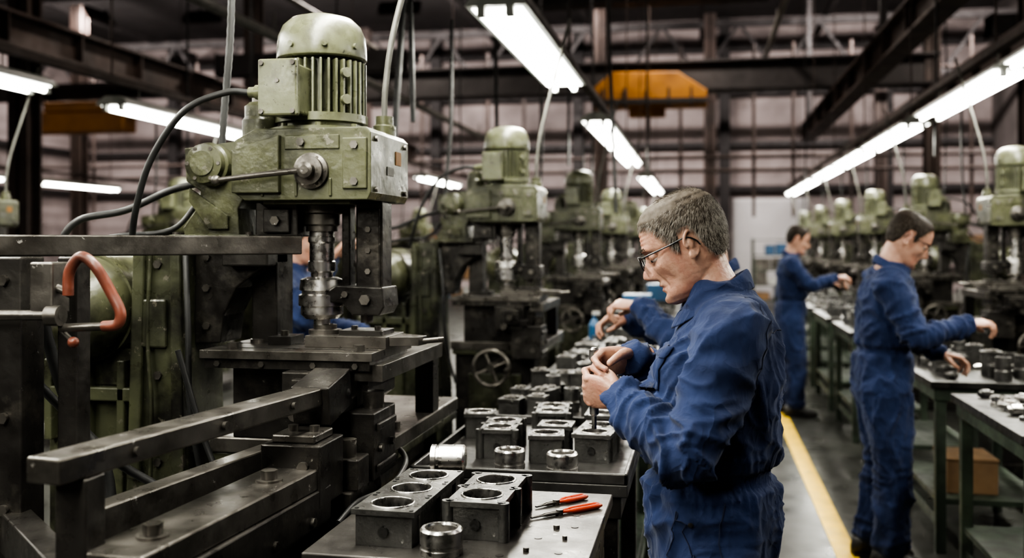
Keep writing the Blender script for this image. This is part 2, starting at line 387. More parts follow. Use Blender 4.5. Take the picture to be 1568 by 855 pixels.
def added_bay(x,y,P,z=7.0):  # lamps added above the view to brighten hall walls and machine tops
    e=empty('added_bay_lamp',(x,y,z)); b=MB()
    b.dome([(.06,.3),(.08,.2),(.2,.12),(.3,0)],(0,0,0),(0,0,1)); b.cyl((0,0,.3),(0,0,.45),.02,seg=8)
    b.obj('added_bay_bell',[HOUS],e)
    l=bpy.data.lights.new('added_bay_bulb','AREA'); l.shape='DISK'; l.size=.5; l.energy=P; l.color=(1.,.89,.80)
    o=bpy.data.objects.new('added_bay_bulb',l); COL.objects.link(o); o.parent=e; o.location=(0,0,-.02)
for x in (-14,-6.3,-.3,5.5):
    for y,P in ((4.5,50),(12,120),(18.5,280)): added_bay(x,y,P)
def added_flood(x,y,z,rx,rz,P):  # invented wall washers, added to brighten the back and left walls
    e=empty('added_wall_flood',(x,y,z)); e.rotation_euler=(rx,0,rz); b=MB()
    b.box(-.5,.5,-.15,.15,.0,.12); b.box(-.03,.03,-.03,.03,.12,.3); b.obj('added_flood_housing',[BEAM],e)
    l=bpy.data.lights.new('added_flood_lamp','AREA'); l.shape='RECTANGLE'; l.size=.9; l.size_y=.25; l.energy=P; l.color=(1.,.90,.86)
    o=bpy.data.objects.new('added_flood_lamp',l); COL.objects.link(o); o.parent=e; o.location=(0,0,-.015)
for x in (-17,-12,-7,-3.4,3.6,6.6): added_flood(x,22.6,7.1,math.radians(58),0,360)
for y in (8,14,22): added_flood(-14.5,y,7.1,math.radians(60),math.radians(90),290)

# ------------------------------------------------------------------ drill press
def press_parts():
    P=[]
    b=MB(); b.dome([(.001,2.243),(.05,2.241),(.088,2.230),(.112,2.208),(.125,2.178),(.129,2.145),(.130,2.112),(.122,2.108)],(0,0,0),(0,0,1),seg=48)
    b.cyl((0,0,1.92),(0,0,2.12),.094,mi=1,seg=40)
    for k in range(36):
        a=2*pi*k/36; M=Matrix.Rotation(a,4,'Z'); b.box(.088,.129,-.0034,.0034,1.945,2.10,0,M)
    b.lathe([(.133,1.925),(.133,1.948)],(0,0,0),seg=40); b.lathe([(.118,1.87),(.118,1.925)],(0,0,0)); b.lathe([(.15,1.885),(.15,1.908)],(0,0,0),seg=40)
    for z in (1.985,2.06): b.cyl((.10,-.085,z),(.112,-.095,z),.014,seg=12)
    for k in range(8):
        a=2*pi*k/8+.3; b.hexb((.137*math.cos(a),.137*math.sin(a),1.908),(0,0,1),.009,.01)
    for k in range(3):
        a=-1.9+k*.75; b.cyl((.124*math.cos(a),.124*math.sin(a),2.14),(.137*math.cos(a),.137*math.sin(a),2.14),.009,seg=10)
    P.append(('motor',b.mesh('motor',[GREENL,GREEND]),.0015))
    b=MB(); b.box(-.088,.012,-.205,-.09,1.935,2.07); b.box(-.095,.019,-.228,-.205,1.925,2.08); b.cyl((-.038,-.228,2.02),(-.038,-.232,2.02),.006,mi=1,seg=12)
    for x in (-.083,.007):
        for z in (1.937,2.068): b.cyl((x,-.228,z),(x,-.234,z),.007,mi=1,seg=10)
    b.cyl((-.088,-.16,2.0),(-.13,-.16,2.0),.02,seg=14); b.cyl((-.13,-.16,2.0),(-.15,-.16,2.0),.015,seg=14)
    P.append(('terminal_box',b.mesh('terminal_box',[GREENL,DARK2]),.006))
    b=MB()
    b.prism([(-.2,1.72),(-.17,1.70),(.19,1.70),(.20,1.72),(.20,1.885),(.185,1.90),(-.14,1.90),(-.2,1.87)],-.15,.2)
    b.box(-.13,.13,-.12,.14,1.69,1.702); b.prism([(-.2,1.84),(-.06,1.88),(-.06,1.72),(-.2,1.72)],-.17,-.148)
    b.box(.12,.19,-.158,-.148,1.73,1.87); b.box(-.05,.11,-.155,-.148,1.84,1.88)
    b.prism([(-.38,1.60),(-.385,1.625),(-.335,1.69),(-.33,1.73),(-.375,1.76),(-.38,1.855),(-.19,1.875),(-.19,1.72),(-.215,1.68),(-.21,1.60)],-.1,.14)
    b.prism([(-.36,1.74),(-.36,1.70),(-.30,1.62),(-.24,1.62),(-.24,1.66)],-.112,-.1)
    b.box(-.42,-.17,-.12,.16,1.585,1.605)
    b.lathe([(.062,0),(.062,.03),(.055,.035),(.055,.06),(.035,.064),(.035,.07)],(-.29,-.1,1.805),(0,-1,0))
    for k in range(6):
        a=2*pi*k/6; b.hexb((-.29+.047*math.cos(a),-.16,1.805+.047*math.sin(a)),(0,-1,0),.006,.004,1)
    b.lathe([(.05,0),(.05,.06),(.043,.07),(.043,.1),(.03,.112)],(-.17,-.05,1.875)); b.cyl((-.17,-.05,1.985),(-.17,-.05,2.01),.022,mi=1)
    b.lathe([(.035,0),(.035,.03),(.028,.035),(.028,.06)],(.15,.12,1.90)); 
    for x,z in ((-.1,1.74),(.155,1.75),(.155,1.85),(0,1.86)): b.hexb((x,-.157,z),(0,-1,0),.012,.008,1)
    for y,z in ((-.11,1.73),(.16,1.73),(-.11,1.87),(.16,1.87)): b.hexb((.2,y,z),(1,0,0),.009,.008,1)
    for x in (-.405,-.18): b.hexb((x,-.1,1.605),(0,0,1),.012,.008,1)
    for k in range(3): b.box(-.12+k*.1,-.112+k*.1,-.156,-.148,1.71,1.76)
    P.append(('head_casting',b.mesh('head_casting',[GREEN,DARK2]),.009))
    b=MB(); b.box(.2005,.203,.07,.12,1.81,1.85,0); b.box(.2005,.2025,-.01,.05,1.775,1.80,1); P.append(('warning_label',b.mesh('warning_label',[ORANGE,GREYC]),0))
    b=MB(); b.lathe([(.05,0),(.05,.012),(.04,.016),(.04,.03),(.022,.033),(.022,.055),(.012,.058)],(.03,-.15,1.78),(0,-1,0),0)
    for k in range(6):
        a=2*pi*k/6; b.hexb((.03+.041*math.cos(a),-.162,1.78+.041*math.sin(a)),(0,-1,0),.005,.004)
    b.tube([(.03,-.195,1.78),(-.1,-.2,1.768),(-.225,-.2,1.755)],[.009,.008,.007],0,12); b.ell((-.23,-.2,1.755),(.014,.014,.014),0)
    P.append(('feed_lever',b.mesh('feed_lever',[DARK2]),.001))
    b=MB(); b.lathe([(.062,1.69),(.062,1.668),(.052,1.664),(.052,1.635),(.046,1.63),(.046,1.615)],(0,0,0),mi=1)
    b.lathe([(.036,1.63),(.036,1.60),(.040,1.598),(.040,1.585),(.036,1.58),(.036,1.53),(.040,1.527),(.040,1.50),(.032,1.495),(.032,1.46)],(0,0,0),mi=0)
    b.lathe([(.044,1.482),(.062,1.475),(.065,1.445),(.058,1.442),(.058,1.434),(.067,1.430),(.067,1.40),(.061,1.397),(.061,1.375),(.048,1.362),(.024,1.36),(.024,1.345)],(0,0,0),mi=0,seg=40)
    P.append(('spindle_chuck',b.mesh('spindle_chuck',[STEEL,DARK2]),0))
    b=MB(); b.box(.11,.19,-.02,.07,1.40,1.70); b.box(.06,.085,.0,.05,1.43,1.70); b.box(.115,.185,-.028,-.02,1.44,1.68)
    b.prism([(.03,1.44),(.06,1.46),(.20,1.455),(.205,1.40),(.19,1.375),(.11,1.375),(.08,1.41),(.03,1.41)],-.05,.09)
    b.hexb((.15,-.05,1.42),(0,-1,0),.016,.012,1); b.hexb((.09,-.05,1.435),(0,-1,0),.01,.01,1); b.cyl((.13,.02,1.375),(.13,.02,1.35),.018,mi=1)
    for z in (1.50,1.56,1.62): b.hexb((.15,-.028,z),(0,-1,0),.009,.006,1)
    b.box(-.18,-.05,-.06,.10,1.60,1.70); b.box(-.15,-.07,-.075,-.06,1.61,1.68); b.hexb((-.11,-.075,1.645),(0,-1,0),.014,.012,1)
    P.append(('guide_posts',b.mesh('guide_posts',[DARK,DARK2]),.004))
    b=MB(); b.prism([(-.53,1.585),(-.37,1.585),(-.37,1.1),(-.35,.75),(-.33,.1),(-.58,.1),(-.56,.75),(-.54,1.1)],-.12,.12)
    b.prism([(-.52,1.58),(-.485,1.58),(-.50,.9),(-.54,.9)],-.14,-.12); b.prism([(-.405,1.58),(-.375,1.58),(-.36,.9),(-.40,.9)],-.14,-.12)
    for z in (1.52,1.2,.95): b.hexb((-.45,-.12,z),(0,-1,0),.013,.01,1)
    b.box(-.50,-.42,-.135,-.12,1.28,1.42); b.tube(cat([(-.47,-.13,1.55),(-.475,-.135,1.3),(-.46,-.14,1.1),(-.47,-.14,.7)],5),.006,0,8)
    b.box(-.62,-.30,-.18,.2,0,.1)
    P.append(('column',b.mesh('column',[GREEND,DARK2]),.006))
    b=MB(); b.dome([(.001,-.24),(.06,-.235),(.11,-.21),(.145,-.16),(.155,-.1),(.155,.35),(.1,.37),(.001,.37)],(-.70,.0,1.39),(0,1,0),seg=40)
    b.lathe([(.162,-.1),(.162,-.075)],(-.70,0,1.39),(0,1,0),seg=40); b.lathe([(.162,.2),(.162,.225)],(-.70,0,1.39),(0,1,0),seg=40)
    for k in range(8):
        a=2*pi*k/8; b.hexb((-.70+.15*math.cos(a),-.1,1.39+.15*math.sin(a)),(0,-1,0),.007,.012)
    P.append(('drive_housing',b.mesh('drive_housing',[GREEN]),.003))
    b=MB(); b.box(-.82,-.56,-.08,.3,1.16,1.27); b.box(-.85,-.53,-.12,.34,1.12,1.16)
    for x in (-.82,-.70,-.585): b.box(x,x+.025,-.12,-.08,1.0,1.24)
    b.box(-.83,-.55,-.08,.3,.0,1.12); b.box(-.80,-.58,-.095,-.08,.5,.95)
    for x in (-.79,-.59):
        for z in (.52,.93): b.hexb((x,-.095,z),(0,-1,0),.009,.006)
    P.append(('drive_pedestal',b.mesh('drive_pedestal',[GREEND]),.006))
    b=MB(); b.prism([(-.37,1.57),(-.14,1.57),(-.14,1.52),(-.18,1.495),(-.24,1.45),(-.28,1.37),(-.29,1.29),(-.37,1.285)],-.06,.08)
    b.box(-.22,-.14,.0,.12,.9,1.57); b.box(-.36,-.12,-.09,.10,1.57,1.60)
    for z in (1.54,1.45,1.34): b.hexb((-.33,-.06,z),(0,-1,0),.012,.01,1)
    b.box(-.26,-.12,-.11,-.05,1.515,1.57)
    P.append(('bracket',b.mesh('bracket',[DARK,DARK2]),.005))
    b=MB(); b.box(-.28,.22,-.2,.17,1.262,1.285,0)
    b.box(-.27,.21,-.19,.16,1.235,1.262,1)
    for y in (-.12,.0,.11): b.box(-.27,.21,y-.008,y+.008,1.285,1.2865,1)
    b.box(-.02,.22,-.08,.09,1.2855,1.318,2); b.prism([(.22,-.05),(.30,-.03),(.31,.02),(.22,.07)],1.29,1.315,'xy',2); b.cyl((.30,0,1.30),(.36,.02,1.305),.008,mi=2,seg=10)
    b.lathe([(.048,0),(.048,.012),(.034,.014),(.034,.026),(.022,.028)],(.01,0,1.318),(0,0,1),2); b.box(.07,.2,-.05,.06,1.318,1.332,1)
    b.hexb((.10,.0,1.332),(0,0,1),.010,.010,2); b.hexb((.17,.0,1.332),(0,0,1),.010,.010,2)
    for x in (-.2,.17): b.hexb((x,-.16,1.285),(0,0,1),.016,.018,2)
    b.lathe([(.03,0),(.03,.012),(.018,.014),(.018,.03)],(-.2,.02,1.285),(0,0,1),2)
    b.box(-.15,-.08,-.04,.06,1.285,1.31,1); b.hexb((-.115,.0,1.31),(0,0,1),.012,.014,2)
    for x in (-.23,-.1,.05,.17): b.hexb((x,-.19,1.248),(0,-1,0),.009,.007,2)
    b.box(.16,.24,-.17,.46,1.205,1.25,0); b.box(.17,.23,.38,.45,1.03,1.205,1)
    P.append(('work_table',b.mesh('work_table',[DARK2,DARK,DARK2]),.003))
    b=MB(); b.box(-.22,.12,-.12,.12,1.03,1.235); b.box(-.02,.14,-.24,-.12,1.11,1.235); b.box(.02,.12,-.27,-.24,1.14,1.22)
    b.prism([(.12,1.235),(.19,1.205),(.19,1.15),(.15,1.12),(.15,1.03),(.12,1.03)],-.15,.1)
    b.box(.07,.235,-.23,-.04,.95,1.13); b.box(.09,.16,-.25,-.05,1.13,1.165); b.cyl((.20,-.13,1.13),(.20,-.13,1.175),.03,mi=1); b.cyl((.115,-.15,1.16),(.115,-.15,1.19),.022,mi=1)
    b.hexb((.11,-.23,1.05),(0,-1,0),.016,.012,1); b.hexb((.19,-.23,1.0),(0,-1,0),.016,.012,1); b.hexb((.07,-.27,1.18),(0,-1,0),.018,.014,1)
    b.box(.235,.243,-.21,-.05,.97,.99); b.box(.235,.243,-.21,-.05,1.08,1.10); b.hexb((.235,-.08,1.03),(1,0,0),.012,.01,1); b.hexb((.235,-.18,1.03),(1,0,0),.012,.01,1)
    b.cyl((.04,-.24,1.13),(.04,-.30,1.13),.016,mi=1,seg=16)
    P.append(('knee_saddle',b.mesh('knee_saddle',[DARK,DARK2]),.005))
    b=MB(); b.box(-.3,.23,-.12,.72,.985,1.03,0); b.box(-.29,.225,-.11,.71,.955,.985,1)
    b.box(.15,.21,.5,.68,.2,.96,1); b.box(-.28,.17,-.08,.5,.1,.96,2); b.box(-.34,.21,-.14,.72,0,.1,2)
    b.hexb((.19,.1,1.03),(0,0,1),.018,.02,0); b.hexb((.19,.45,1.03),(0,0,1),.018,.02,0)
    b.box(-.2,.1,-.1,-.08,.25,.85,1)
    P.append(('base',b.mesh('base',[DARK2,GREEND,DARK]),.005))
    return P
def wheel_mesh():
    b=MB(); c=V((-.02,-.33,.91))
    ring=[c+V((.095*math.cos(2*pi*k/28),0,.095*math.sin(2*pi*k/28))) for k in range(29)]
    b.tube(ring,.012,0,10,False)
    for k in range(4):
        a=2*pi*k/4+.4; b.cyl(c,c+V((.092*math.cos(a),0,.092*math.sin(a))),.009,seg=8)
    b.cyl(c+V((0,-.025,0)),c+V((0,.25,0)),.022,seg=16); b.cyl(c+V((.09,0,0)),c+V((.09,-.07,0)),.009,seg=8)
    return b.mesh('handwheel',[DARK2])
PARTS=press_parts(); WHEEL=wheel_mesh()
def cables(e, main):
    b=MB()
    b.tube(cat([(-.15,-.16,2.0),(-.22,-.17,2.0),(-.33,-.19,1.95),(-.43,-.19,1.82),(-.49,-.17,1.68),(-.53,-.13,1.57)],8),.0095,0,10)
    b.tube(cat([(-.38,.05,1.77),(-.5,.03,1.74),(-.63,0,1.68),(-.75,-.05,1.65),(-.80,-.06,1.58),(-.78,0,1.50)],8),.011,0,10)
    b.tube(cat([(-.38,-.02,1.70),(-.45,-.05,1.62),(-.6,-.1,1.60),(-.76,-.12,1.57)],6),.008,0,8)
    b.tube(cat([(.15,.12,1.95),(.155,.12,2.06),(.18,.14,2.25),(.26,.2,2.6),(.33,.25,2.9)],8),.009,1,10)
    pts=cat([(-.40,.17,1.60),(-.40,.17,1.9),(-.37,.17,2.3),(-.36,.15,2.9)],30); b.tube(pts,[.012 if i%2 else .0105 for i in range(len(pts))],0,10)
    b.tube(cat([(-.2,.2,1.4),(-.24,.25,1.1),(-.22,.22,.7),(-.25,.3,.3)],8),.012,0,8)
    b.tube(cat([(-.36,-.13,1.55),(-.33,-.17,1.35),(-.32,-.18,1.15),(-.30,-.16,.95),(-.26,-.15,.8)],6),.009,0,8)
    b.obj('power_cables',[RUBBER,GREYC],e)
def press(x,y,mirror=False,main=False):
    e=empty('drill_press',(x,y,0),0,(-1 if mirror else 1,1,1))
    for n,me,bv in PARTS: mkobj(n,me,e,bv)
    if not main: mkobj('handwheel',WHEEL,e)
    cables(e,main)
    return e
MX,MY=-1.087,2.745
mainp=press(MX,MY,False,True)
for y in (5.55,8.95,12.2,15.4,18.6): press(-1.09,y)
for y in (4.5,7.3,10.1,12.9,15.7,18.5,21.3): press(2.1,y,True)
for y in (3.6,6.4,9.3,12.2,15.1,18): press(-5.2,y)

b=MB()
def Lw(x,y,z): return (x-MX,y-MY,z)
b.beam(Lw(-1.092,1.50,1.195),Lw(-.962,2.40,1.195),.072,.045,0)
b.beam(Lw(-1.075,1.58,.6),Lw(-1.075,1.58,1.172),.06,.06,1)
b.beam(Lw(-1.0,1.55,1.02),Lw(-.955,2.28,1.02),.13,.05,0)
b.beam(Lw(-1.0,1.55,.92),Lw(-.965,2.3,.92),.16,.15,1)
b.beam(Lw(-1.01,1.6,.45),Lw(-.97,2.3,.45),.14,.8,1)
b.beam(Lw(-1.17,1.75,1.03),Lw(-1.08,2.45,1.03),.05,.07,0)
b.box(.05,.2,-.52,-.36,.95,1.10,1); b.box(.07,.18,-.50,-.38,1.10,1.12,0)
b.hexb((.09,-.52,1.0),(0,-1,0),.014,.012,0); b.hexb((.16,-.52,1.05),(0,-1,0),.014,.012,0)
b.hexb((.10,-.44,1.12),(0,0,1),.014,.014,0); b.hexb((.155,-.44,1.12),(0,0,1),.014,.014,0)
b.box(.0,.13,-.36,-.24,.9,1.0,1); b.beam(Lw(-.965,2.36,1.17),Lw(-.965,2.52,1.2),.10,.10,1)
b.box(.03,.22,-.36,-.12,.55,.95,1)
b.box(.10,.23,-.34,-.25,.95,1.03,1); b.cyl((.19,-.30,1.03),(.19,-.30,1.075),.022,mi=0,seg=18); b.hexb((.13,-.30,1.03),(0,0,1),.014,.016,0)
for t in (.15,.75):
    x=-1.0+.045*t; y=1.55+.73*t
    b.lathe([(.03,0),(.03,.005)],Lw(x+.01,y,1.045),(0,0,1),0); b.hexb(Lw(x+.01,y,1.05),(0,0,1),.020,.020,0)
for t in (.2,.5,.8): b.hexb(Lw(-1.092+.13*t+.037,1.50+.9*t,1.195),(1,-.14,0),.010,.008,0)
for t in (.12,.35,.6,.85): b.hexb(Lw(-1.0+.035*t+.08,1.55+.75*t,.93),(1,-.05,0),.012,.008,0)
b.obj('carriage_rails',[DARK2,DARK],mainp,.004)
b=MB()
b.beam(Lw(-1.66,1.93,1.575),Lw(-1.10,2.58,1.575),.09,.05,0)
b.box(-1.53-MX,-1.45-MX,1.92-MY,2.0-MY,0,1.55,1)
b.box(-1.405-MX,-1.355-MX,1.98-MY,2.03-MY,.9,1.55,1)
b.box(-1.40-MX,-1.345-MX,1.88-MY,1.94-MY,1.43,1.54,2)
b.beam(Lw(-1.5,1.96,.95),Lw(-1.12,1.62,.95),.06,.09,1)
b.beam(Lw(-1.5,1.96,.35),Lw(-1.12,1.62,.35),.06,.09,1)
b.tube([Lw(-1.75,1.86,1.425),Lw(-1.33,1.89,1.428)],.011,2,14)
b.lathe([(.022,0),(.022,.03)],Lw(-1.36,1.888,1.427),(1,0,0),2)
for z in (1.5,1.2,1.0): b.hexb(Lw(-1.49,1.92,z),(0,-1,0),.013,.01,2)
b.box(-1.43-MX,-1.33-MX,1.96-MY,2.05-MY,.86,.90,1)
b.obj('side_frame',[DARK2,DARK,DARK2],mainp,.004)
b=MB(); hp=[Lw(-1.315,1.89,1.47),Lw(-1.312,1.89,1.52),Lw(-1.285,1.89,1.552),Lw(-1.25,1.89,1.53),Lw(-1.22,1.9,1.474),Lw(-1.20,1.9,1.435),Lw(-1.207,1.9,1.41),Lw(-1.24,1.9,1.405)]
b.tube(cat(hp,6),.0115,0,12); b.tube([Lw(-1.34,1.9,1.40),Lw(-1.235,1.9,1.405)],.009,1,10); b.tube([Lw(-1.36,1.9,1.49),Lw(-1.31,1.9,1.47)],.009,1,10)
b.ell(Lw(-1.31,1.9,1.37),(.012,.012,.012),0); b.tube([Lw(-1.31,1.9,1.37),Lw(-1.35,1.92,1.39)],.006,1,8)
b.obj('grip_handle',[LEATH,DARK2],mainp)
b=MB()
b.tube(cat([Lw(-1.52,2.05,1.5),Lw(-1.5,2.15,1.2),Lw(-1.42,2.2,1.0),Lw(-1.38,2.1,.7),Lw(-1.45,2.0,.3)],8),.014,0,10)
b.tube(cat([Lw(-1.6,2.1,1.3),Lw(-1.45,2.25,1.05),Lw(-1.3,2.3,.9),Lw(-1.25,2.1,.6),Lw(-1.3,1.9,.2)],8),.011,0,10)
b.tube(cat([Lw(-1.35,2.4,1.3),Lw(-1.28,2.42,1.05),Lw(-1.2,2.4,.92),Lw(-1.12,2.35,.85)],8),.008,0,10)
b.tube(cat([(.2,.05,1.0),(.26,-.02,.96),(.27,-.2,.93),(.24,-.36,.93),(.22,-.45,.90)],8),.008,0,8)
b.obj('hydraulic_hoses',[RUBBER],mainp)

# ------------------------------------------------------------------ benches
def bench(name,x0,x1,y0,y1,z,shelf=True,top=BENCHT,leg=BENCHG,tray=False):
    b=MB(); b.box(x0,x1,y0,y1,z-.035,z,0); b.box(x0+.02,x1-.02,y0+.02,y1-.02,z-.10,z-.035,1)
    for x in (x0+.03,x1-.08):
        for y in (y0+.03,y1-.08): b.box(x,x+.05,y,y+.05,0,z-.035,1)
    if shelf: b.box(x0+.04,x1-.04,y0+.04,y1-.04,.25,.28,1)
    for x in (x0+.045,x1-.065): b.box(x,x+.02,y0+.05,y1-.05,.12,.17,1)
    if tray:
        b.box(x0,x1,y0,y0+.012,z,z+.03,0); b.box(x0,x1,y1-.012,y1,z,z+.03,0); b.box(x0,x0+.012,y0,y1,z,z+.03,0); b.box(x1-.012,x1,y0,y1,z,z+.03,0)
    return b.obj(name,[top,leg],None,.003)
BZ=.92
bm1=MB(); bm1.box(-.84,-.23,2.0,2.62,BZ-.03,BZ,0); bm1.box(-.82,-.25,2.02,2.60,BZ-.32,BZ-.03,1)
for x in (-.81,-.31):
    for y in (2.03,2.54): bm1.box(x,x+.05,y,y+.05,0,BZ-.32,1)
bm1.cyl((-.25,2.12,BZ-.045),(-.19,2.12,BZ-.045),.014,mi=2,seg=14); bm1.hexb((-.205,2.12,BZ-.045),(1,0,0),.02,.012,2)
bm1.cyl((-.25,2.25,BZ-.10),(-.235,2.25,BZ-.10),.02,mi=2,seg=14)
for x,y in ((-.30,2.1),(-.36,2.2),(-.29,2.3),(-.42,2.06),(-.45,2.55),(-.3,2.4)): bm1.cyl((x,y,BZ),(x,y,BZ+.0012),.009,mi=1,seg=16)
bm1.obj('workbench',[BENCH1,DARK,STEEL],None,.003)
bench('workbench',-.82,-.20,2.74,3.62,.915,True,BENCHT,DARK,True)
for y0,y1 in ((3.7,4.9),(5.0,6.8),(6.9,8.7),(8.8,10.6),(10.7,12.9),(13,15.5),(15.6,18)): bench('workbench',-.82,-.22,y0,y1,.9,True)
RB=[(2.45,3.35),(3.9,4.95),(5.35,6.35),(6.75,7.8),(8.2,9.3),(9.7,10.9),(11.3,12.6),(13,14.6),(15,17)]
for y0,y1 in RB: bench('workbench',1.14,1.76,y0,y1,.88,True)

def real_block(nb,w,cl,h,r,lobes=False):
    b=MB(); L=nb*cl; hw=w/2; n=32; dep=h*.75
    outer=[(-hw,0),(hw,0),(hw,L),(-hw,L)]
    for i in range(4):
        p,q=outer[i],outer[(i+1)%4]
        b.add([(p[0],p[1],h-.012),(q[0],q[1],h-.012),(q[0],q[1],h),(p[0],p[1],h)],[(0,1,2,3)],0)
    ins=.008; o2=[(-hw+ins,ins),(hw-ins,ins),(hw-ins,L-ins),(-hw+ins,L-ins)]
    for i in range(4):
        p,q=o2[i],o2[(i+1)%4]; P_,Q_=outer[i],outer[(i+1)%4]
        b.add([(p[0],p[1],0),(q[0],q[1],0),(q[0],q[1],h-.012),(p[0],p[1],h-.012)],[(0,1,2,3)],0)
        b.add([(p[0],p[1],h-.012),(q[0],q[1],h-.012),(Q_[0],Q_[1],h-.012),(P_[0],P_[1],h-.012)],[(0,1,2,3)],0)
    b.add([(p[0],p[1],0) for p in o2],[(0,1,2,3)],0)
    if lobes:
        for sx in (-1,1):
            for i in range(nb+1):
                y=min(max(i*cl,.010),L-.010)
                b.cyl((sx*(hw-.001),y,0),(sx*(hw-.001),y,h+.0),.013,mi=0,seg=18); b.cyl((sx*(hw-.001),y,h),(sx*(hw-.001),y,h+.0012),.005,mi=2,seg=12)
    for i in range(nb):
        cy=cl*(i+.5)
        def ring(q,z): return [(q*math.cos(2*pi*k/n),cy+q*math.sin(2*pi*k/n),z) for k in range(n)]
        out=[]
        for k in range(n):
            a=2*pi*k/n; c,s_=math.cos(a),math.sin(a); m=max(abs(c),abs(s_)); out.append((c/m*hw,cy+s_/m*cl/2,h))
        b.rings([out,ring(r*1.12,h)],0,False,False)
        b.rings([ring(r*1.12,h),ring(r*1.10,h+.003),ring(r*1.01,h+.003),ring(r,h)],1,False,False)
        b.rings([ring(r,h),ring(r,h-.02)],1,True,False); b.rings([ring(r,h-.02),ring(r*.97,h-.02),ring(r*.97,h-dep)],2,False,False)
        b.add(ring(r*.97,h-dep),[tuple(range(n))],2)
        for sx in (-1,1):
            for sy in (-1,1):
                b.cyl((sx*(hw-.010),cy+sy*(cl/2-.010),h),(sx*(hw-.010),cy+sy*(cl/2-.010),h+.0015),.005,mi=2,seg=10)
            b.cyl((sx*(hw-.012),cy,0.0),(sx*(hw-.012),cy,h-.012),.011,mi=0,seg=14)
        b.cyl((0,.010,h*.4),(0,.002,h*.4),.012,mi=0,seg=14)
    return b.mesh('cylinder_block',[CAST,STEEL,BORE])
B3=real_block(3,.145,.135,.08,.045); B2=real_block(2,.13,.145,.085,.044,True); B2s=real_block(2,.11,.115,.09,.038,True); B1=real_block(1,.11,.11,.085,.038); B2b=real_block(2,.12,.12,.085,.040)
def put(me,x,y,z,rz=0,name='cylinder_block',bv=.0015):
    o=mkobj(name,me,None,bv); o.location=(x,y,z+.0005); o.rotation_euler=(0,0,rz); return o
put(B3,-.68,2.065,BZ,-.03); put(B2,-.495,2.15,BZ,-.02)
b=MB(); b.lathe([(.046,0),(.046,.012),(.043,.014),(.043,.020),(.046,.022),(.046,.05),(.042,.055),(.036,.055),(.034,.05),(.034,.004)],(0,0,0),(0,0,1),0,40)
RING=b.mesh('bearing_ring',[STEEL]); put(RING,-.545,2.055,BZ,name='bearing_ring',bv=0)
b=MB(); b.lathe([(.02,0),(.035,.0),(.035,.012),(.031,.014),(.031,.02),(.035,.022),(.035,.085),(.03,.09),(.02,.09)],(-.045,0,.09),(1,.1,0),0,36)
b.prism([(-.035,0),(.035,0),(.035,.058),(0,.05),(-.035,.058)],-.035,.035,'yz',1)
o=b.obj('steel_sleeve',[STEEL,DARK]); o.location=(-.66,2.56,BZ+.0005)
def tool(p0,p1,z):
    p0=V((p0[0],p0[1],z));p1=V((p1[0],p1[1],z)); t=(p1-p0); L=t.length; t.normalize(); sd=V((-t.y,t.x,0))
    e=MB(); m=p0+t*L*.42
    for s_ in (-1,1):
        e.tube(cat([p0+sd*.0015*s_+V((0,0,.005)),p0+t*L*.2+sd*.004*s_+V((0,0,.006)),m+sd*.004*s_+V((0,0,.006))],4),[.002]*4+[.004]*5,0,8)
        e.tube(cat([m-t*.005+sd*.003*s_+V((0,0,.007)),m+t*L*.2+sd*.009*s_+V((0,0,.007)),m+t*L*.45+sd*.009*s_+V((0,0,.007)),p1+sd*.006*s_+V((0,0,.007))],5),[.004]*4+[.006]*8+[.0065,.006,.005,.0035],1,10)
    e.lathe([(.009,0),(.009,.013)],m-t*.004,(0,0,1),0,16)
    e.obj('pliers',[DARK2,RED])
tool((-.405,2.44),(-.295,2.565),BZ); tool((-.40,2.34),(-.25,2.485),BZ)
b=MB()
for x,y,r in ((-.33,2.28,.008),(-.30,2.2,.006),(-.47,2.52,.01),(-.37,2.1,.007)): b.lathe([(r,0),(r,.008),(r*.6,.008)],(x,y,BZ+.0005),(0,0,1),0,6)
b.obj('loose_nuts',[DARK2])

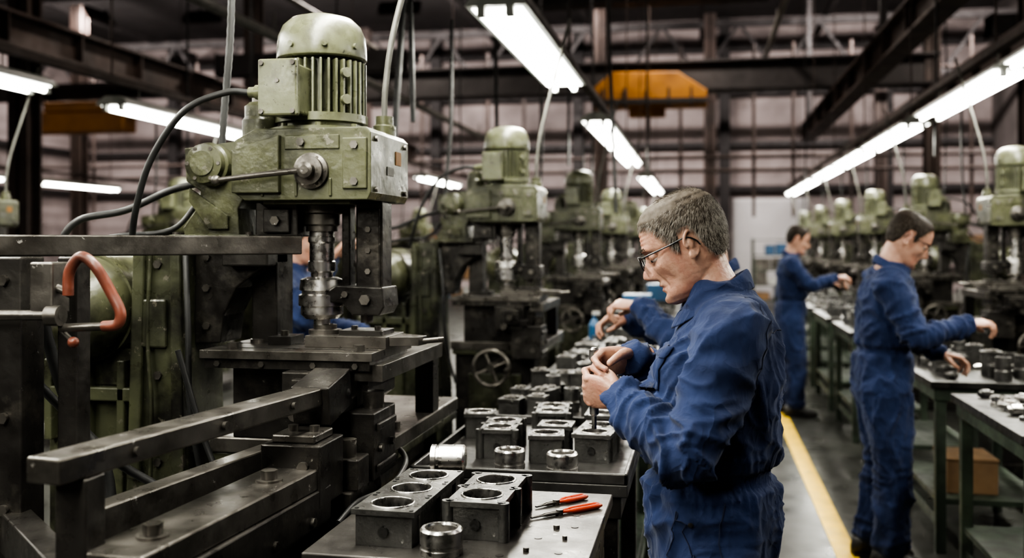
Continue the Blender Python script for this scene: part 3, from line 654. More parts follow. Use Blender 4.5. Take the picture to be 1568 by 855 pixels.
TZ=.915
put(B2s,-.62,3.00,TZ,.06); put(B1,-.46,2.96,TZ,.15); put(B2b,-.33,3.0,TZ,-.08); put(B1,-.46,3.12,TZ,0); put(B2s,-.50,3.33,TZ,.1); put(B2b,-.33,3.34,TZ,0); put(B1,-.74,3.3,TZ,.2)
put(RING,-.40,2.88,TZ+.0,name='bearing_ring',bv=0); put(RING,-.56,2.90,TZ,name='bearing_ring',bv=0)
def pile(name,x0,x1,y0,y1,z,n,smin=.03,smax=.07):
    b=MB(); z+=.0005
    nx=max(2,int((x1-x0)/(smax*2.1))); ny=max(2,int((y1-y0)/(smax*2.1)))
    cs=[(i,j) for i in range(nx) for j in range(ny)]; random.shuffle(cs)
    for (i,j) in cs[:n]:
        cx=x0+(i+.5)*(x1-x0)/nx; cy=y0+(j+.5)*(y1-y0)/ny; s=random.uniform(smin,smax); k=random.random(); mi=random.choice((0,1,1,1,1))
        if k<.35:
            h=random.uniform(.03,.12); b.lathe([(s*.95,0),(s*.95,h*.4),(s*.85,h*.45),(s*.85,h),(s*.6,h),(s*.58,h*.5)],(cx,cy,z),(0,0,1),mi,20)
        elif k<.6:
            h=random.uniform(.04,.12); R=Matrix.Translation((cx,cy,z))@Matrix.Rotation(random.uniform(-.5,.5),4,'Z')
            b.box(-s,s,-s*.9,s*.9,0,h,1,R); b.box(-s*1.08,s*1.08,-s,s,h,h+.01,1,R)
            b.lathe([(s*.75,0),(s*.75,.008),(s*.6,.008),(s*.6,0.0005)],(cx,cy,z+h+.01),(0,0,1),0,18)
        elif k<.85:
            a=random.uniform(0,pi); d=V((math.cos(a),math.sin(a),0)); c=V((cx,cy,z+s*.45))
            b.lathe([(s*.3,0),(s*.3,s*.3),(s*.45,s*.32),(s*.45,s*1.2),(s*.25,s*1.25),(s*.25,s*1.7)],c-d*s*.85,d,mi,16)
        else:
            h=.05; b.lathe([(s*.8,0),(s*.8,.012),(s*.35,.014),(s*.35,h),(s*.5,h+.002),(s*.5,h+.012)],(cx,cy,z),(0,0,1),mi,18)
    return b.obj(name,[STEEL,CAST])
pile('machined_parts_pile',-.78,-.26,3.76,4.86,.9,44,.03,.045)
for y0,y1,n in ((5.05,6.7,36),(6.95,8.6,30),(8.9,10.5,30),(10.8,12.8,30),(13.1,15.4,30)): pile('machined_parts_pile',-.78,-.26,y0,y1,.9,n,.04,.065)
for y0,y1 in RB: pile('machined_parts_pile',1.2,1.70,y0+.06,y1-.06,.88,26,.032,.05)
b=MB(); b.box(1.25,1.5,5.5,5.8,.281,.45); b.box(1.245,1.505,5.495,5.805,.45,.465); b.obj('cardboard_box',[CARD],None,.004)
for x,y,m in ((-.5,7.9,BLUEB),(-.42,9.9,BLUEB)):
    b=MB(); b.prism([(-.09,0),(.09,0),(.11,.16),(-.11,.16)],-.12,.12,'xz'); o=b.obj('parts_bin',[m],None,.005); o.location=(x,y,.9+.12)
for x,y in ((-.72,6.75),):
    b=MB(); b.lathe([(.035,0),(.037,.01),(.037,.12),(.025,.15),(.012,.165),(.012,.19)],(0,0,0),(0,0,1),0,20); b.box(-.012,.04,-.01,.01,.19,.215,1); o=b.obj('spray_bottle',[BLUEB,WHITEP]); o.location=(x,y,.902)
def rack(x,y,w,h=2.1):
    e=empty('storage_rack',(x,y,0)); b=MB()
    for xx in (0,w): 
        for yy in (0,.5): b.box(xx-.025,xx+.025,yy-.025,yy+.025,0,h)
    for k in range(5): b.box(-.02,w+.02,-.02,.52,.15+k*(h-.2)/4,.18+k*(h-.2)/4)
    b.obj('rack_frame',[BENCHG],e); b=MB()
    for k in range(4):
        xx=.05
        while xx<w-.3:
            ww=random.uniform(.2,.4); 
            if random.random()<.85: b.box(xx,min(xx+ww,w-.03),.03,.45,.18+k*(h-.2)/4,.18+k*(h-.2)/4+random.uniform(.15,.36),random.choice((0,1,2,3,3)))
            xx+=ww+.04
    b.obj('rack_bins',[BLUEB,WHITEP,CARD,DARK2],e)
rack(-1.4,24.6,1.2); rack(1.25,25.3,1.4,1.7); rack(-4.4,25.4,2.0); rack(-7.6,25,2.4); rack(5.3,25.4,2); rack(-12.5,25,3); rack(-18.5,20,3)

# ------------------------------------------------------------------ people
HT=[ # z, yf, yb, w, y0
(-.125,.056,.012,.012,.035),(-.122,.072,.0,.027,.03),(-.113,.084,-.012,.040,.02),(-.099,.088,-.03,.0505,.01),(-.080,.083,-.05,.0585,.0),(-.066,.085,-.068,.063,-.005),
(-.045,.086,-.085,.068,-.01),(-.022,.087,-.096,.0720,-.015),(0,.086,-.102,.0745,-.018),(.016,.092,-.105,.076,-.02),(.035,.092,-.106,.077,-.02),(.055,.087,-.104,.076,-.02),
(.075,.077,-.098,.070,-.02),(.092,.060,-.086,.059,-.02),(.105,.040,-.068,.044,-.02),(.113,.018,-.048,.026,-.02),(.117,-.005,-.030,.008,-.02)]
def hcolm(k): return [(r[0],r[k]) for r in HT]
YF,YB,WW,Y0=hcolm(1),hcolm(2),hcolm(3),hcolm(4)
NA=[(-.060,0),(-.055,.003),(-.050,.015),(-.044,.027),(-.037,.0325),(-.029,.030),(-.015,.020),(0,.010),(.012,.002),(.016,0)]
def g(x,s): return math.exp(-(x/s)**2)
def head_pt(z,phi,off=0.):
    w=lerp(WW,z); yf=lerp(YF,z); yb=lerp(YB,z); y0=lerp(Y0,z)
    c,s=math.cos(phi),math.sin(phi)
    e=.86 if s>0 else .95
    x=w*math.copysign(abs(c)**e,c)
    y=y0+(yf-y0)*abs(s)**.95 if s>0 else y0+(yb-y0)*abs(s)**.95
    if s>0:
        sw=min(1,s*1.6); ax=abs(x); dy=0
        dy+=lerp(NA,z)*g(x,.0085+.0050*g(z+.04,.018))
        dy+=.009*g(ax-.0140,.006)*g(z+.045,.008)
        dy-=.014*g(ax-.031,.017)*g(z-.0,.012)
        dy+=.007*g(ax-.030,.022)*g(z-.020,.008)
        dy+=.005*g(ax-.045,.015)*g(z+.028,.014)
        dy-=.006*g(ax-.047,.015)*g(z+.060,.016)
        dy+=.005*g(ax-.040,.012)*g(z+.094,.014)
        dy+=.0062*g(x,.022)*g(z+.067,.0055)+.0066*g(x,.020)*g(z+.080,.006)-.004*g(x,.026)*g(z+.0735,.0028)
        dy-=.004*g(x,.02)*g(z+.091,.006)+.002*g(ax-.027,.006)*g(z+.072,.01)
        dy+=.007*g(x,.022)*g(z+.108,.012)
        dy-=.0075*g(ax-.026-.25*(-.045-z),.004)*g(z+.058,.020)
        dy-=(.0030*g(z-.043,.0028)+.0030*g(z-.053,.0028)+.0024*g(z-.034,.0028))*g(x,.055)
        dy-=.0035*g(ax-.030,.014)*g(z+.018,.003)
        dy-=.0034*g(ax-.058,.010)*(g(z+.004-.3*(ax-.055),.0022)+g(z-.005-.5*(ax-.055),.0022))
        dy-=.003*g(ax-.050-.2*(-.07-z),.0035)*g(z+.070,.018)
        y+=dy*sw
    p=V((x,y,z))
    if off:
        n=V((x/(w*w+1e-5),(y-y0)/((yf-y0 if s>0 else y0-yb)**2+1e-5),(z-.0)/.0135 if z>0 else 0)); n.normalize(); p=p+n*off
    return p
def smooth(a,b,x): t=max(0,min(1,(x-a)/(b-a))); return t*t*(3-2*t)
def zline(y,bald=0):
    return lerp([(-.11,-.078),(-.06,-.062),(-.045,-.035),(-.036,.012),(-.028,.028),(.0,.028),(.006,.0),(.010,-.020),(.020,-.016),(.027,.016),(.04,.040),(.055,.062+bald),(.078,.070+bald*1.3),(.1,.076+bald*1.3)],y)
def head_obj(root, M, neckL, vs, hair, glasses=False, strands=0, bald=0):
    Mi=M.inverted(); b=MB(); nz=110; nc=150; zs=[-.1245+(.2415)*i/(nz-1) for i in range(nz)]
    b.rings([[head_pt(z,2*pi*k/nc) for k in range(nc)] for z in zs],0,True,True)
    nb=Mi@V(neckL)
    b.limb([(0,-.028,-.03),(0,-.022,-.075),(nb.x,nb.y*.6-.01,nb.z*.55-.045),tuple(nb)],[.050,.054,.059,.070],0,24)
    for s in (-1,1):
        E=Matrix.Translation((s*.0745,-.014,-.008))@Matrix.Rotation(s*-.42,4,'Z')@Matrix.Rotation(.18,4,'X')
        pts=[E@V((s*.005+s*.004*math.sin((t+.3)*1.2),.0165*math.cos(t)-.002,.026*math.sin(t)+.004-(.006 if t>3.4 else 0))) for t in [(-.25+ .36*q) for q in range(14)]]
        b.tube(cat(pts,2),[.0036]*(len(pts)*2-1),0,8)
        b.ell((s*.002,-.003,.004),(.004,.0155,.025),0,E,16); b.ell((s*.004,.002,-.024),(.0045,.009,.011),0,E,12); b.ell((s*.006,-.001,.004),(.0035,.009,.014),0,E,12)
        b.ell((s*.006,.011,-.004),(.004,.0035,.006),0,E,10)
    o=b.obj('head',[SKIN,LIP],root,0,M); me=vox(o,vs,2,.4)
    me.materials.clear()
    for m_ in (SKIN,LIP): me.materials.append(m_)
    for p in me.polygons:
        c=p.center; p.use_smooth=True; mi=0
        if c.y>.07 and abs(c.x)<.024*(1-abs(c.z+.0735)/.02) and abs(c.z+.0735)<.0115: mi=1
        p.material_index=mi
    b=MB()
    for s in (-1,1):
        b.ell((s*.031,.0700,-.001),(.0125,.0125,.0125),0); b.ell((s*.031,.0707,.0015),(.0137,.0132,.0128),1)
        b.ell((s*.031,.0790,-.0065),(.005,.0045,.0042),2,None,12)
        b.tube([(s*(.019+.0035*k),.0800+.003*math.sin(k/7*pi),-.0085-.002*math.sin(k/7*pi)) for k in range(8)],.0008,2,6)
    b.obj('eyes',[EYEW,SKIN,BLACKP],root,0,M)
    b=MB()
    for s in (-1,1):
        for q in range(90):
            t=random.random(); p=V((s*(.014+.034*t),.0975-.012*t*t-.002*t,.0185+.006*math.sin(t*2.4)+random.uniform(-.003,.003)))
            d=V((s*.010,-.002,random.uniform(-.001,.004)))
            b.tube([p,p+d*.5+V((0,.0015,0)),p+d],[.0006,.0006,.0002],0,4,False)
    b.obj('eyebrows',[hair[0]],root,0,M)
    b=MB(); nz=70; nc=120; zs=[-.085+.2025*i/(nz-1) for i in range(nz)]; R=[]
    for z in zs:
        r=[]
        for k in range(nc):
            p=head_pt(z,2*pi*k/nc); bb=z-zline(p.y,bald)-.003*noise.noise(p*90)
            t=smooth(-.005,.016,bb); th=-.007+t*(.007+.0055+.003*smooth(.04,.1,z)+.0018*noise.noise(p*45)+.0008*noise.noise(V((p.x*260,p.y*90,p.z*90))))
            r.append(head_pt(z,2*pi*k/nc,th))
        R.append(r)
    b.rings(R,0,True,True); o=b.obj('hair',[hair[0]],root,0,M)
    if strands:
        b=MB(); wh=V((.01,-.075,.095)); fine=strands>9000
        for q in range(strands):
            z=-.08+.196*(random.random()**.8); ph=2*pi*random.random()
            if z>.1 and random.random()<.4: continue
            p0=head_pt(z,ph); bb=z-zline(p0.y,bald)
            if bb<random.uniform(-.002,.008): continue
            p=head_pt(z,ph,.004*smooth(0,.014,bb)+.001); n=(head_pt(z,ph,.02)-p0).normalized()
            d=p-wh; d=(d-n*d.dot(n)); 
            if d.length<1e-4: continue
            d.normalize(); cl=noise.noise(p0*60)
            d=(d+V((random.uniform(-.16,.16)+cl*.3,random.uniform(-.16,.16),random.uniform(-.25,.08)))); d=(d-n*d.dot(n)).normalized()
            L=random.uniform(.009,.018)*(1 if z>.0 else .6); lift=.003*smooth(0,.03,bb)+.0006; sd=d.cross(n)*(.00026 if fine else .0005)
            a,m_,c_=p,p+d*L*.5+n*lift,p+d*L+n*lift*.8
            side=smooth(.095,.0,z)
            mi=2 if random.random()<.16+.40*side else (0 if random.random()<.7 else 1)
            b.add([a-sd,a+sd,m_+sd,m_-sd,c_],[(0,1,2,3),(3,2,4)],mi)
        b.obj('hair_strands',hair,root,0,M)
    if glasses:
        b=MB()
        for s in (-1,1):
            rim=[]
            for k in range(25):
                a=2*pi*k/24; c,s_=math.cos(a),math.sin(a); xx=s*.0335+.027*math.copysign(abs(c)**.7,c)
                rim.append(V((xx,.1065-.10*abs(xx)**1.6*1.2,-.003+.0165*math.copysign(abs(s_)**.75,s_))))
            b.tube(rim,.0017,0,8,False); b.add(rim[:-1],[tuple(range(24))],1)
            b.tube(cat([(s*.0605,.0985,.006),(s*.071,.090,.008),(s*.0795,.03,.009),(s*.0825,-.012,.010),(s*.081,-.03,-.004),(s*.079,-.036,-.018)],5),.0019,0,8)
        b.tube(cat([(-.0075,.1055,.003),(0,.109,.007),(.0075,.1055,.003)],4),.0015,0,8)
        b.obj('glasses',[BLACKP,LENS],root,0,M)
    return o

def hand_obj(root, wrist, F, N, side, curls, thumb, vs=.0032, spread=.0, name='hand', scale=1.0):
    Y=V(F).normalized(); Z=-V(N); Z=(Z-Y*Z.dot(Y)).normalized(); X=Y.cross(Z)
    M=Matrix(((X.x,Y.x,Z.x,wrist[0]),(X.y,Y.y,Z.y,wrist[1]),(X.z,Y.z,Z.z,wrist[2]),(0,0,0,1)))@Matrix.Scale(scale,4)
    b=MB(); s=side; R=[]
    for y,hw,ht,zc,xc in ((-.05,.025,.021,0,0),(-.03,.026,.020,0,0),(0,.028,.019,0,0),(.02,.033,.018,-.002,.001),(.045,.040,.0165,-.002,.001),(.07,.042,.0145,0,0),(.088,.040,.012,0,0),(.098,.034,.008,-.001,0)):
        R.append([V((s*xc+hw*math.copysign(abs(math.cos(a))**.8,math.cos(a)),y,zc+ht*math.copysign(abs(math.sin(a))**.8,math.sin(a)))) for a in [2*pi*k/20 for k in range(20)]])
    b.rings(R,0,True,True)
    b.ell((s*.024,.03,-.009),(.015,.026,.012),0)
    nails=MB()
    for i,(x,y,segs,r) in enumerate(((.0305,.086,(.043,.026,.021),.0090),(.0105,.091,(.047,.030,.022),.0092),(-.0105,.088,(.043,.028,.021),.0088),(-.0300,.080,(.034,.021,.019),.0078))):
        c=curls[i]; a=0; p=V((s*x,y-.02,0)); pts=[p,V((s*x,y,0.0))]; p=pts[-1]; fan=s*x*1.2*spread
        rad=[r*1.05,r*1.08]
        for L,ang,rr in zip(segs,c,(.97,.90,.78)):
            a+=math.radians(ang); p=p+V((fan*L*6,math.cos(a)*L,-math.sin(a)*L)); pts.append(p); rad.append(r*rr)
        nn=V((0,math.sin(a),math.cos(a))); dd=V((0,math.cos(a),-math.sin(a)))
        Mn=Matrix(((1,dd.x,nn.x,p.x),(0,dd.y,nn.y,p.y),(0,dd.z,nn.z,p.z),(0,0,0,1)))
        nails.ell((0,-.001,r*.66),(r*.55,r*.75,r*.16),0,Mn,12)
        P=[];RR=[]
        for k in range(len(pts)-1):
            P+= [pts[k],(pts[k]*.5+pts[k+1]*.5)]; RR+=[rad[k]*1.06,(rad[k]+rad[k+1])*.46]
        P.append(pts[-1]); RR.append(rad[-1])
        b.tube([P[0]]+P[1:]+[P[-1]+(P[-1]-P[-2]).normalized()*RR[-1]*.6,P[-1]+(P[-1]-P[-2]).normalized()*RR[-1]*.95],[RR[0]]+RR[1:]+[RR[-1]*.75,RR[-1]*.3],0,12)
        b.ell((s*x,y-.002,.0075),(.0065,.010,.006),0,None,12)
    tp=[V((s*p[0],p[1],p[2])) for p in thumb]
    b.limb(tp,[.014,.0125,.0108,.0085][:len(tp)],0,14,3)
    o=b.obj(name,[SKIN],root,0,M); vox(o,vs,2,.35)
    for p in o.data.polygons: p.use_smooth=True
    if vs<.0035: nails.obj('fingernails',[LIP],root,0,M)
    return o

def dist_seg(p,a,b_):
    d=b_-a; t=max(0,min(1,(p-a).dot(d)/d.length_squared)); return (p-(a+d*t)).length,t
def rdg(n,k=3.2): return max(0.,1-1.15*k*abs(n))**1.6
AMP=1.7
def worker(loc, rz, P, vs=.014, head=None, hands=(), seedo=0, name='factory_worker'):
    root=empty(name,loc,rz); b=MB()
    n=28; R=[]
    T=P['torso']
    zs=[T[0][0]+(T[-1][0]-T[0][0])*i/40 for i in range(41)]
    for z in zs:
        f=lerp([(t[0],t[1]) for t in T],z); w=lerp([(t[0],t[2]) for t in T],z); d=lerp([(t[0],t[3]) for t in T],z)
        R.append([V((w*math.copysign(abs(math.cos(a))**.85,math.cos(a)),f+d*math.copysign(abs(math.sin(a))**.9,math.sin(a)),z)) for a in [2*pi*k/n for k in range(n)]])
    b.rings(R,0,True,True)
    arms=[]
    nk=V(P['neck'])
    for S,E,W in P['arms']:
        S,E,W=V(S),V(E),V(W); arms.append((S,E,W))
        b.limb([S,(S*.5+E*.5),E,(E*.55+W*.45),W],[.080,.070,.061,.058,.047],0,20)
        b.limb([nk*.9+S*.1-V((0,0,.075)),(nk+S)*.5-V((0,0,.028)),S],[.075,.078,.080],0,18)
        t=(W-E).normalized(); b.tube([W-t*.012,W+t*.022],[.045,.043],0,20)
    for H,K,A in P['legs']:
        H,K,A=V(H),V(K),V(A)
        b.limb([H,(H*.5+K*.5),K,(K*.5+A*.5),A],[.118,.105,.088,.085,.078],0,20)
    o=b.obj('coverall',[CLOTH],root); me=vox(o,vs,4,.5)
    wz=P['waist']; off=V((seedo*3.7,seedo*1.3,seedo*2.1))
    cos=[]
    for v in me.vertices:
        p=v.co.copy(); nrm=v.normal; d=0.; arm=None; ad=9
        for A_ in arms:
            d1,t1=dist_seg(p,A_[0],A_[1]); d2,t2=dist_seg(p,A_[1],A_[2]); dd=min(d1,d2)
            if dd<ad: ad=dd; arm=(A_,d1,t1,d2,t2)
        A_,d1,t1,d2,t2=arm
        wa=(1-smooth(.082,.098,ad))*(1 if not d1<=d2 else smooth(.12,.38,t1))
        wob=V((noise.noise(p*5+off),noise.noise(p*5+off+V((9,0,0))),noise.noise(p*5+off+V((0,9,0)))))
        da=db=0
        if wa>0:
            ax=(A_[1]-A_[0]).normalized() if d1<d2 else (A_[2]-A_[1]).normalized()
            s_=(p-A_[1]).dot(ax); de=(p-A_[1]).length
            q=p*5.5+off+wob*.6
            da+=.0085*rdg(noise.noise(q+ax*s_*8))+.0055*rdg(noise.noise(q*1.3+ax*s_*20+V((5,5,5))),3.)*(.4+.9*math.exp(-(de/.14)**2))
            dw=(p-A_[2]).length
            da+=.006*rdg(noise.noise(q+ax*s_*22+V((2,7,1))),2.5)*math.exp(-((dw-.07)/.07)**2)
            da-=.004
        if wa<1:
            if p.z<.86:
                q=V((p.x*10,p.y*10,p.z*2.2))+off+wob*.7; db+=.011*rdg(noise.noise(q),2.6)+.004*rdg(noise.noise(q*2.3),2.6)
                for H,K,A in P['legs']:
                    dk=(p-V(K)).length; db+=.008*math.exp(-(dk/.15)**2)*rdg(noise.noise(V((p.x*6,p.y*6,p.z*24))+off+wob),2.5)
                db+=.010*math.exp(-((p.z-.15)/.07)**2)*rdg(noise.noise(V((p.x*5,p.y*5,p.z*26))+off+wob),2.5)-.004
            else:
                ang=math.atan2(p.x,p.y)
                hz=smooth(1.12,1.28,p.z)
                q1=V((p.x*15,p.y*15,p.z*3))+off+wob*.8; q2=V((p.x*6+p.z*7,p.y*6+p.z*5,p.z*4))+off+wob
                db+=(1-hz)*(.009*rdg(noise.noise(q1),2.4))+hz*(.010*rdg(noise.noise(q2),2.6))+.003*rdg(noise.noise(q2*2.4),2.6)-.004
                db+=.005*math.exp(-((abs(p.z-wz)-.03)/.035)**2)*rdg(noise.noise(V((ang*9,p.z*4,0))+off),2)
                w_=math.exp(-((p.z-wz)/.02)**4); db=db*(1-.85*w_)+w_*(-.006+.002*math.sin(ang*80))
        d=(da*wa+db*(1-wa))*AMP
        cos.append(p+nrm*d)
    for v,c in zip(me.vertices,cos): v.co=c
    for p in me.polygons: p.use_smooth=True
    me.update()
    b=MB(); c=V(P['collar']); R=[]
    for k in range(41):
        t=-pi+.28+(2*pi-.56)*k/40
        fr=(1-math.cos(t))/2; dirv=V((math.sin(t),-math.cos(t),0))
        sl=-.088*fr; col=[]
        for r,h in ((.064,-.03),(.064,.015),(.066,.030),(.070,.034),(.078,.026),(.090+.010*fr,-.012-.022*smooth(.6,1,fr))):
            rr_=1+.02*noise.noise(V((t*2,h*20,seedo)))
            q=c+V((dirv.x*r*rr_,dirv.y*(r*rr_+.006),h*(1-.35*fr)+sl)); col.append(q)
        R.append(col)
    vs_=[p for r in R for p in r]; fs=[(i*6+j,(i+1)*6+j,(i+1)*6+j+1,i*6+j+1) for i in range(40) for j in range(5)]
    b.add(vs_,fs,0,True); oc=b.obj('collar',[CLOTH],root); sd=oc.modifiers.new('s','SOLIDIFY'); sd.thickness=.004; su=oc.modifiers.new('u','SUBSURF'); su.levels=1; su.render_levels=1
    b=MB()
    for H,K,A in P['legs']:
        ax,ay=A[0],A[1]; R=[]
        for y,w,h,zc in ((-.10,.02,.02,.03),(-.09,.036,.045,.05),(-.05,.042,.055,.058),(.0,.042,.06,.062),(.05,.045,.045,.05),(.11,.05,.034,.038),(.16,.046,.028,.032),(.19,.032,.022,.026),(.20,.015,.012,.022)):
            R.append([V((ax+w*math.cos(a),ay+y,max(.004,zc+h*math.sin(a)))) for a in [2*pi*k/18 for k in range(18)]])
        b.rings(R,0,True,True); b.box(ax-.045,ax+.045,ay-.09,ay+.17,0,.018)
    b.obj('shoes',[SHOE],root)
    if head: head(root)
    for h in hands: hand_obj(root,**h)
    return root, o

def headM(c,pitch,yaw=0,roll=0,s=1.0):
    return Matrix.Translation(c)@Matrix.Rotation(yaw,4,'Z')@Matrix.Rotation(-pitch,4,'X')@Matrix.Rotation(roll,4,'Y')@Matrix.Scale(s,4)
TH_PINCH=[(.018,.012,-.008),(.034,.036,-.024),(.036,.062,-.042),(.026,.086,-.052)]

PM=dict(torso=[(.78,.0,.13,.10),(.86,0,.178,.14),(.95,-.005,.186,.150),(1.03,0,.172,.146),(1.06,.0,.165,.140),(1.10,0,.178,.150),(1.2,.0,.188,.154),(1.3,-.015,.188,.146),(1.38,-.03,.162,.118),(1.44,-.03,.105,.082),(1.49,-.015,.06,.06)],
 neck=(0,-.012,1.462),
 arms=[((-.172,-.045,1.375),(-.255,.05,1.135),(-.085,.190,1.222)),((.172,-.045,1.375),(.245,.075,1.165),(.085,.175,1.295))],
 legs=[((-.095,0,.88),(-.11,.02,.48),(-.115,-.02,.12)),((.095,0,.88),(.11,.02,.48),(.115,-.02,.12))], waist=1.06, collar=(0,-.005,1.490))
HM=headM((0,.064,1.579),math.radians(25),0,0,1.0)
mroot,mcov=worker((.0208,2.35,0),pi/2,PM,vs=.006,
  head=lambda r: head_obj(r,HM,(0,-.012,1.45),.0022,[HAIRM,HAIRD,HAIRG],True,30000,0),
  hands=[dict(wrist=(-.072,.205,1.227),F=(.42,.86,.12),N=(.82,-.42,.25),side=1,curls=[(48,62,30),(55,60,35),(62,58,35),(68,55,35)],thumb=[(.018,.012,-.008),(.036,.036,-.022),(.038,.064,-.036),(.030,.088,-.044)],vs=.0024,name='left_hand'),
         dict(wrist=(.070,.185,1.300),F=(-.50,.84,-.05),N=(-.72,-.40,-.42),side=-1,curls=[(40,50,30),(50,55,35),(60,58,35),(66,55,35)],thumb=[(.018,.012,-.008),(.036,.036,-.022),(.038,.064,-.038),(.030,.088,-.048)],vs=.0024,name='right_hand')])
b=MB(); b.lathe([(.006,1.14),(.006,1.17),(.011,1.175),(.011,1.26),(.008,1.265),(.008,1.30),(.012,1.305),(.012,1.328),(.006,1.333)],(.008,.272,0),(0,0,1),0,18); b.obj('held_spindle_pin',[STEEL],mroot)
bpy.context.view_layer.update()
bv=BVHTree.FromObject(mcov,bpy.context.evaluated_depsgraph_get())
def snap(p,o=.0006):
    l,n,i,d=bv.find_nearest(V(p)); return l+n*o
b=MB()
def seam(pts,r=.0012,n=14):
    b.tube([snap(q) for q in cat(pts,n)],r,0,6)
seam([(-.13,-.10,1.45),(-.20,-.13,1.40),(-.21,-.14,1.30),(-.20,-.10,1.22)])
seam([(-.13,-.07,1.46),(-.10,-.15,1.40),(0,-.18,1.39)])
seam([(-.20,.09,1.0),(-.22,.06,.93),(-.22,.0,.86),(-.22,-.03,.80)]); seam([(-.2,.10,1.0),(-.22,.10,.85),(-.22,.08,.6)])
seam([(-.21,-.02,1.02),(-.21,-.03,.7),(-.21,-.03,.3)]); seam([(-.2,0,1.22),(-.2,0,1.1)])
b.obj('seams',[CLOTHD],mroot)
# chest pocket laid on the cloth
def patch(cx,cz,w,h,name,m,o0=.004,th=.0025):
    b=MB(); nx,nz=7,7; G=[]
    for j in range(nz):
        for i in range(nx):
            x=cx+(i/(nx-1)-.5)*w; z=cz+(j/(nz-1)-.5)*h
            l,n_,k,d=bv.ray_cast(V((x,.165,z)),V((0,-1,0)))
            G.append((l if l is not None else V((x,.13,z)))+V((0,o0,0)))
    fs=[(j*nx+i,j*nx+i+1,(j+1)*nx+i+1,(j+1)*nx+i) for j in range(nz-1) for i in range(nx-1)]
    b.add(G,fs,0,True); o=b.obj(name,[m],mroot); s=o.modifiers.new('s','SOLIDIFY'); s.thickness=th; s.offset=1
patch(-.085,1.30,.085,.09,'chest_pocket',CLOTH); patch(-.085,1.338,.090,.026,'pocket_flap',CLOTH,.0065)
b=MB()
for q in ((-.215,.045,.965),(-.19,.11,.80)):
    l,n,i,d=bv.find_nearest(V(q)); b.lathe([(.006,0),(.006,.002),(.003,.003)],l+n*.001,n,0,14)
b.obj('snaps',[DARK2],mroot)

def worker_pose(lean=.0,arms=None):
    L=lean
    return dict(torso=[(.78,.0,.13,.10),(.86,0,.172,.135),(.95,0,.18,.142),(1.03,.005,.165,.135),(1.06,.008,.16,.13),(1.10,.01+L*.1,.17,.138),(1.2,.01+L*.3,.182,.140),(1.3,L*.6,.185,.135),(1.38,L*.8-.01,.16,.115),(1.44,L,.105,.08),(1.49,L*1.1,.06,.06)],
     neck=(0,L*1.1,1.465),arms=arms,legs=[((-.09,0,.88),(-.10,.02,.48),(-.11,-.03,.12)),((.09,0,.88),(.10,.04,.48),(.11,.03,.12))],waist=1.06,collar=(0,L*1.1,1.495))
arms2=[((.172,.01,1.385),(.235,.12,1.14),(.12,.365,1.19)),((-.172,.01,1.385),(-.22,.10,1.14),(-.10,.29,1.04))]
P2=worker_pose(.045,arms2)
worker((.87,5.17,0),-pi/2,P2,vs=.010,seedo=3,
  head=lambda r: head_obj(r,headM((0,.130,1.603),math.radians(32),0,0,1.07),(0,.04,1.45),.004,[HAIRD,HAIRD,HAIRM],True,6000,.012),
  hands=[dict(wrist=(.105,.375,1.195),F=(-.2,.95,.05),N=(-.3,0,-1),side=-1,curls=[(15,30,20),(30,40,25),(40,45,30),(45,45,30)],thumb=TH_PINCH,vs=.0036,name='right_hand'),
         dict(wrist=(-.095,.30,1.03),F=(.15,.9,-.2),N=(.2,0,-1),side=1,curls=[(30,40,30),(35,45,30),(40,45,30),(45,45,30)],thumb=TH_PINCH,vs=.0036,name='left_hand')])
arms3=[((.175,-.01,1.385),(.22,.16,1.20),(.14,.38,1.27)),((-.175,-.01,1.385),(-.22,.14,1.18),(-.10,.36,1.22))]
worker((.80,9.5,0),-pi/2,worker_pose(.01,arms3),vs=.014,seedo=6,
  head=lambda r: head_obj(r,headM((0,.07,1.615),math.radians(18),0,0,1.05),(0,.01,1.45),.005,[HAIRD,HAIRD,HAIRD],False,1500,.008),
  hands=[dict(wrist=(.13,.39,1.275),F=(-.2,.95,.0),N=(-.3,0,-1),side=-1,curls=[(30,40,30)]*4,thumb=TH_PINCH,vs=.005,name='right_hand'),
         dict(wrist=(-.095,.37,1.225),F=(.15,.95,.05),N=(.2,0,-1),side=1,curls=[(30,40,30)]*4,thumb=TH_PINCH,vs=.005,name='left_hand')])
arms4=[((-.175,-.01,1.385),(-.22,.12,1.21),(-.08,.27,1.335)),((.175,-.01,1.385),(.2,.13,1.19),(.1,.32,1.27))]
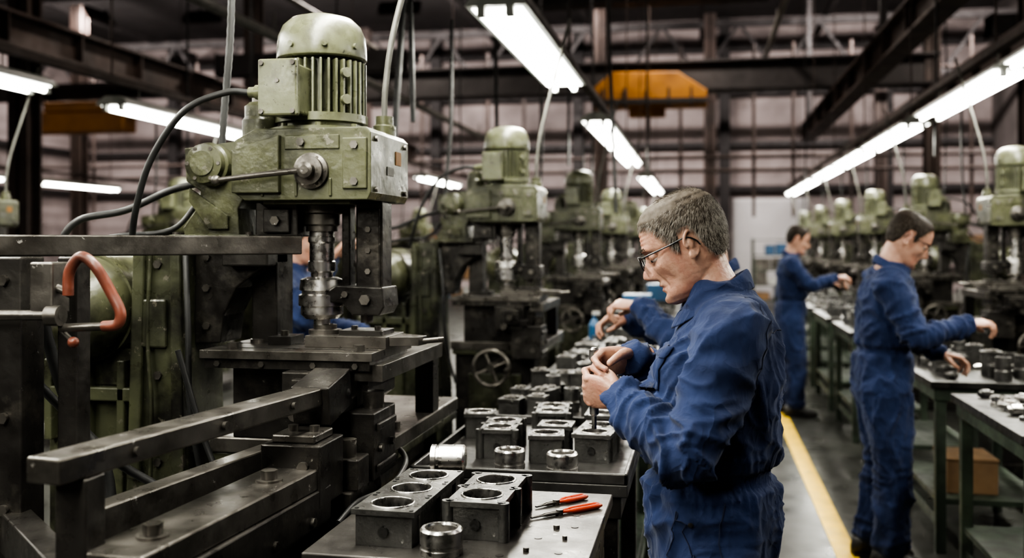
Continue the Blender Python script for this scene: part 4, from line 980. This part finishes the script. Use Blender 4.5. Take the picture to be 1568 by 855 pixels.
worker((.04,3.92,0),pi/2,worker_pose(-.01,arms4),vs=.014,seedo=9,
  head=lambda r: head_obj(r,headM((0,.05,1.60),math.radians(25),0,0,1.0),(0,.0,1.45),.005,[HAIRD,HAIRD,HAIRM],False,1500,0),
  hands=[dict(wrist=(-.075,.28,1.34),F=(.25,.9,.05),N=(.3,0,-1),side=1,curls=[(35,50,30),(40,55,30),(50,55,30),(55,55,30)],thumb=TH_PINCH,vs=.0036,name='left_hand'),
         dict(wrist=(.095,.33,1.275),F=(-.2,.95,.0),N=(-.3,0,-1),side=-1,curls=[(40,50,30)]*4,thumb=TH_PINCH,vs=.004,name='right_hand')])
arms5=[((.175,-.01,1.385),(.25,.14,1.25),(.13,.22,1.50)),((-.175,-.01,1.385),(-.22,.10,1.16),(-.10,.30,1.15))]
worker((-1.90,4.45,0),-pi/2,worker_pose(.0,arms5),vs=.014,seedo=12,
  head=lambda r: head_obj(r,headM((0,.05,1.61),math.radians(15),0,0,1.0),(0,.0,1.45),.005,[HAIRD,HAIRD,HAIRM],False,1500,0),
  hands=[dict(wrist=(.125,.23,1.51),F=(-.1,.6,.7),N=(-.3,.7,-.6),side=-1,curls=[(30,40,30)]*4,thumb=TH_PINCH,vs=.005,name='right_hand'),
         dict(wrist=(-.095,.31,1.15),F=(.15,.95,.0),N=(.2,0,-1),side=1,curls=[(30,40,30)]*4,thumb=TH_PINCH,vs=.005,name='left_hand')])

random.seed(3)
for x,y in ((-1.38,4.75),(-1.62,5.0),(-.6,7.6),(-1.7,8.4),(-1.35,10.2),(-.6,11.5),(-1.5,13.6),(-3.6,9.5),(-3.0,12.5),(-5.6,10.2),(-2.5,15.5),(2.25,10.5),(2.95,13.2),(1.5,16),(-6.2,13),(-7.4,15.5)):
    b=MB(); sw=random.uniform(-.12,.12); zb=random.uniform(1.8,2.5)
    b.tube(cat([(x,y,7.4),(x+sw*.3,y,5.5),(x+sw,y+.05,3.6),(x+sw*.4,y,zb)],6),random.choice((.010,.014,.018)),0,8)
    b.obj('hanging_cable',[RUBBER])

w=bpy.data.worlds.new('world'); sc.world=w; w.use_nodes=True
w.node_tree.nodes['Background'].inputs[0].default_value=(.5,.5,.55,1); w.node_tree.nodes['Background'].inputs[1].default_value=.05
try: sc.view_settings.look='AgX - High Contrast'
except Exception as ex: print(ex)
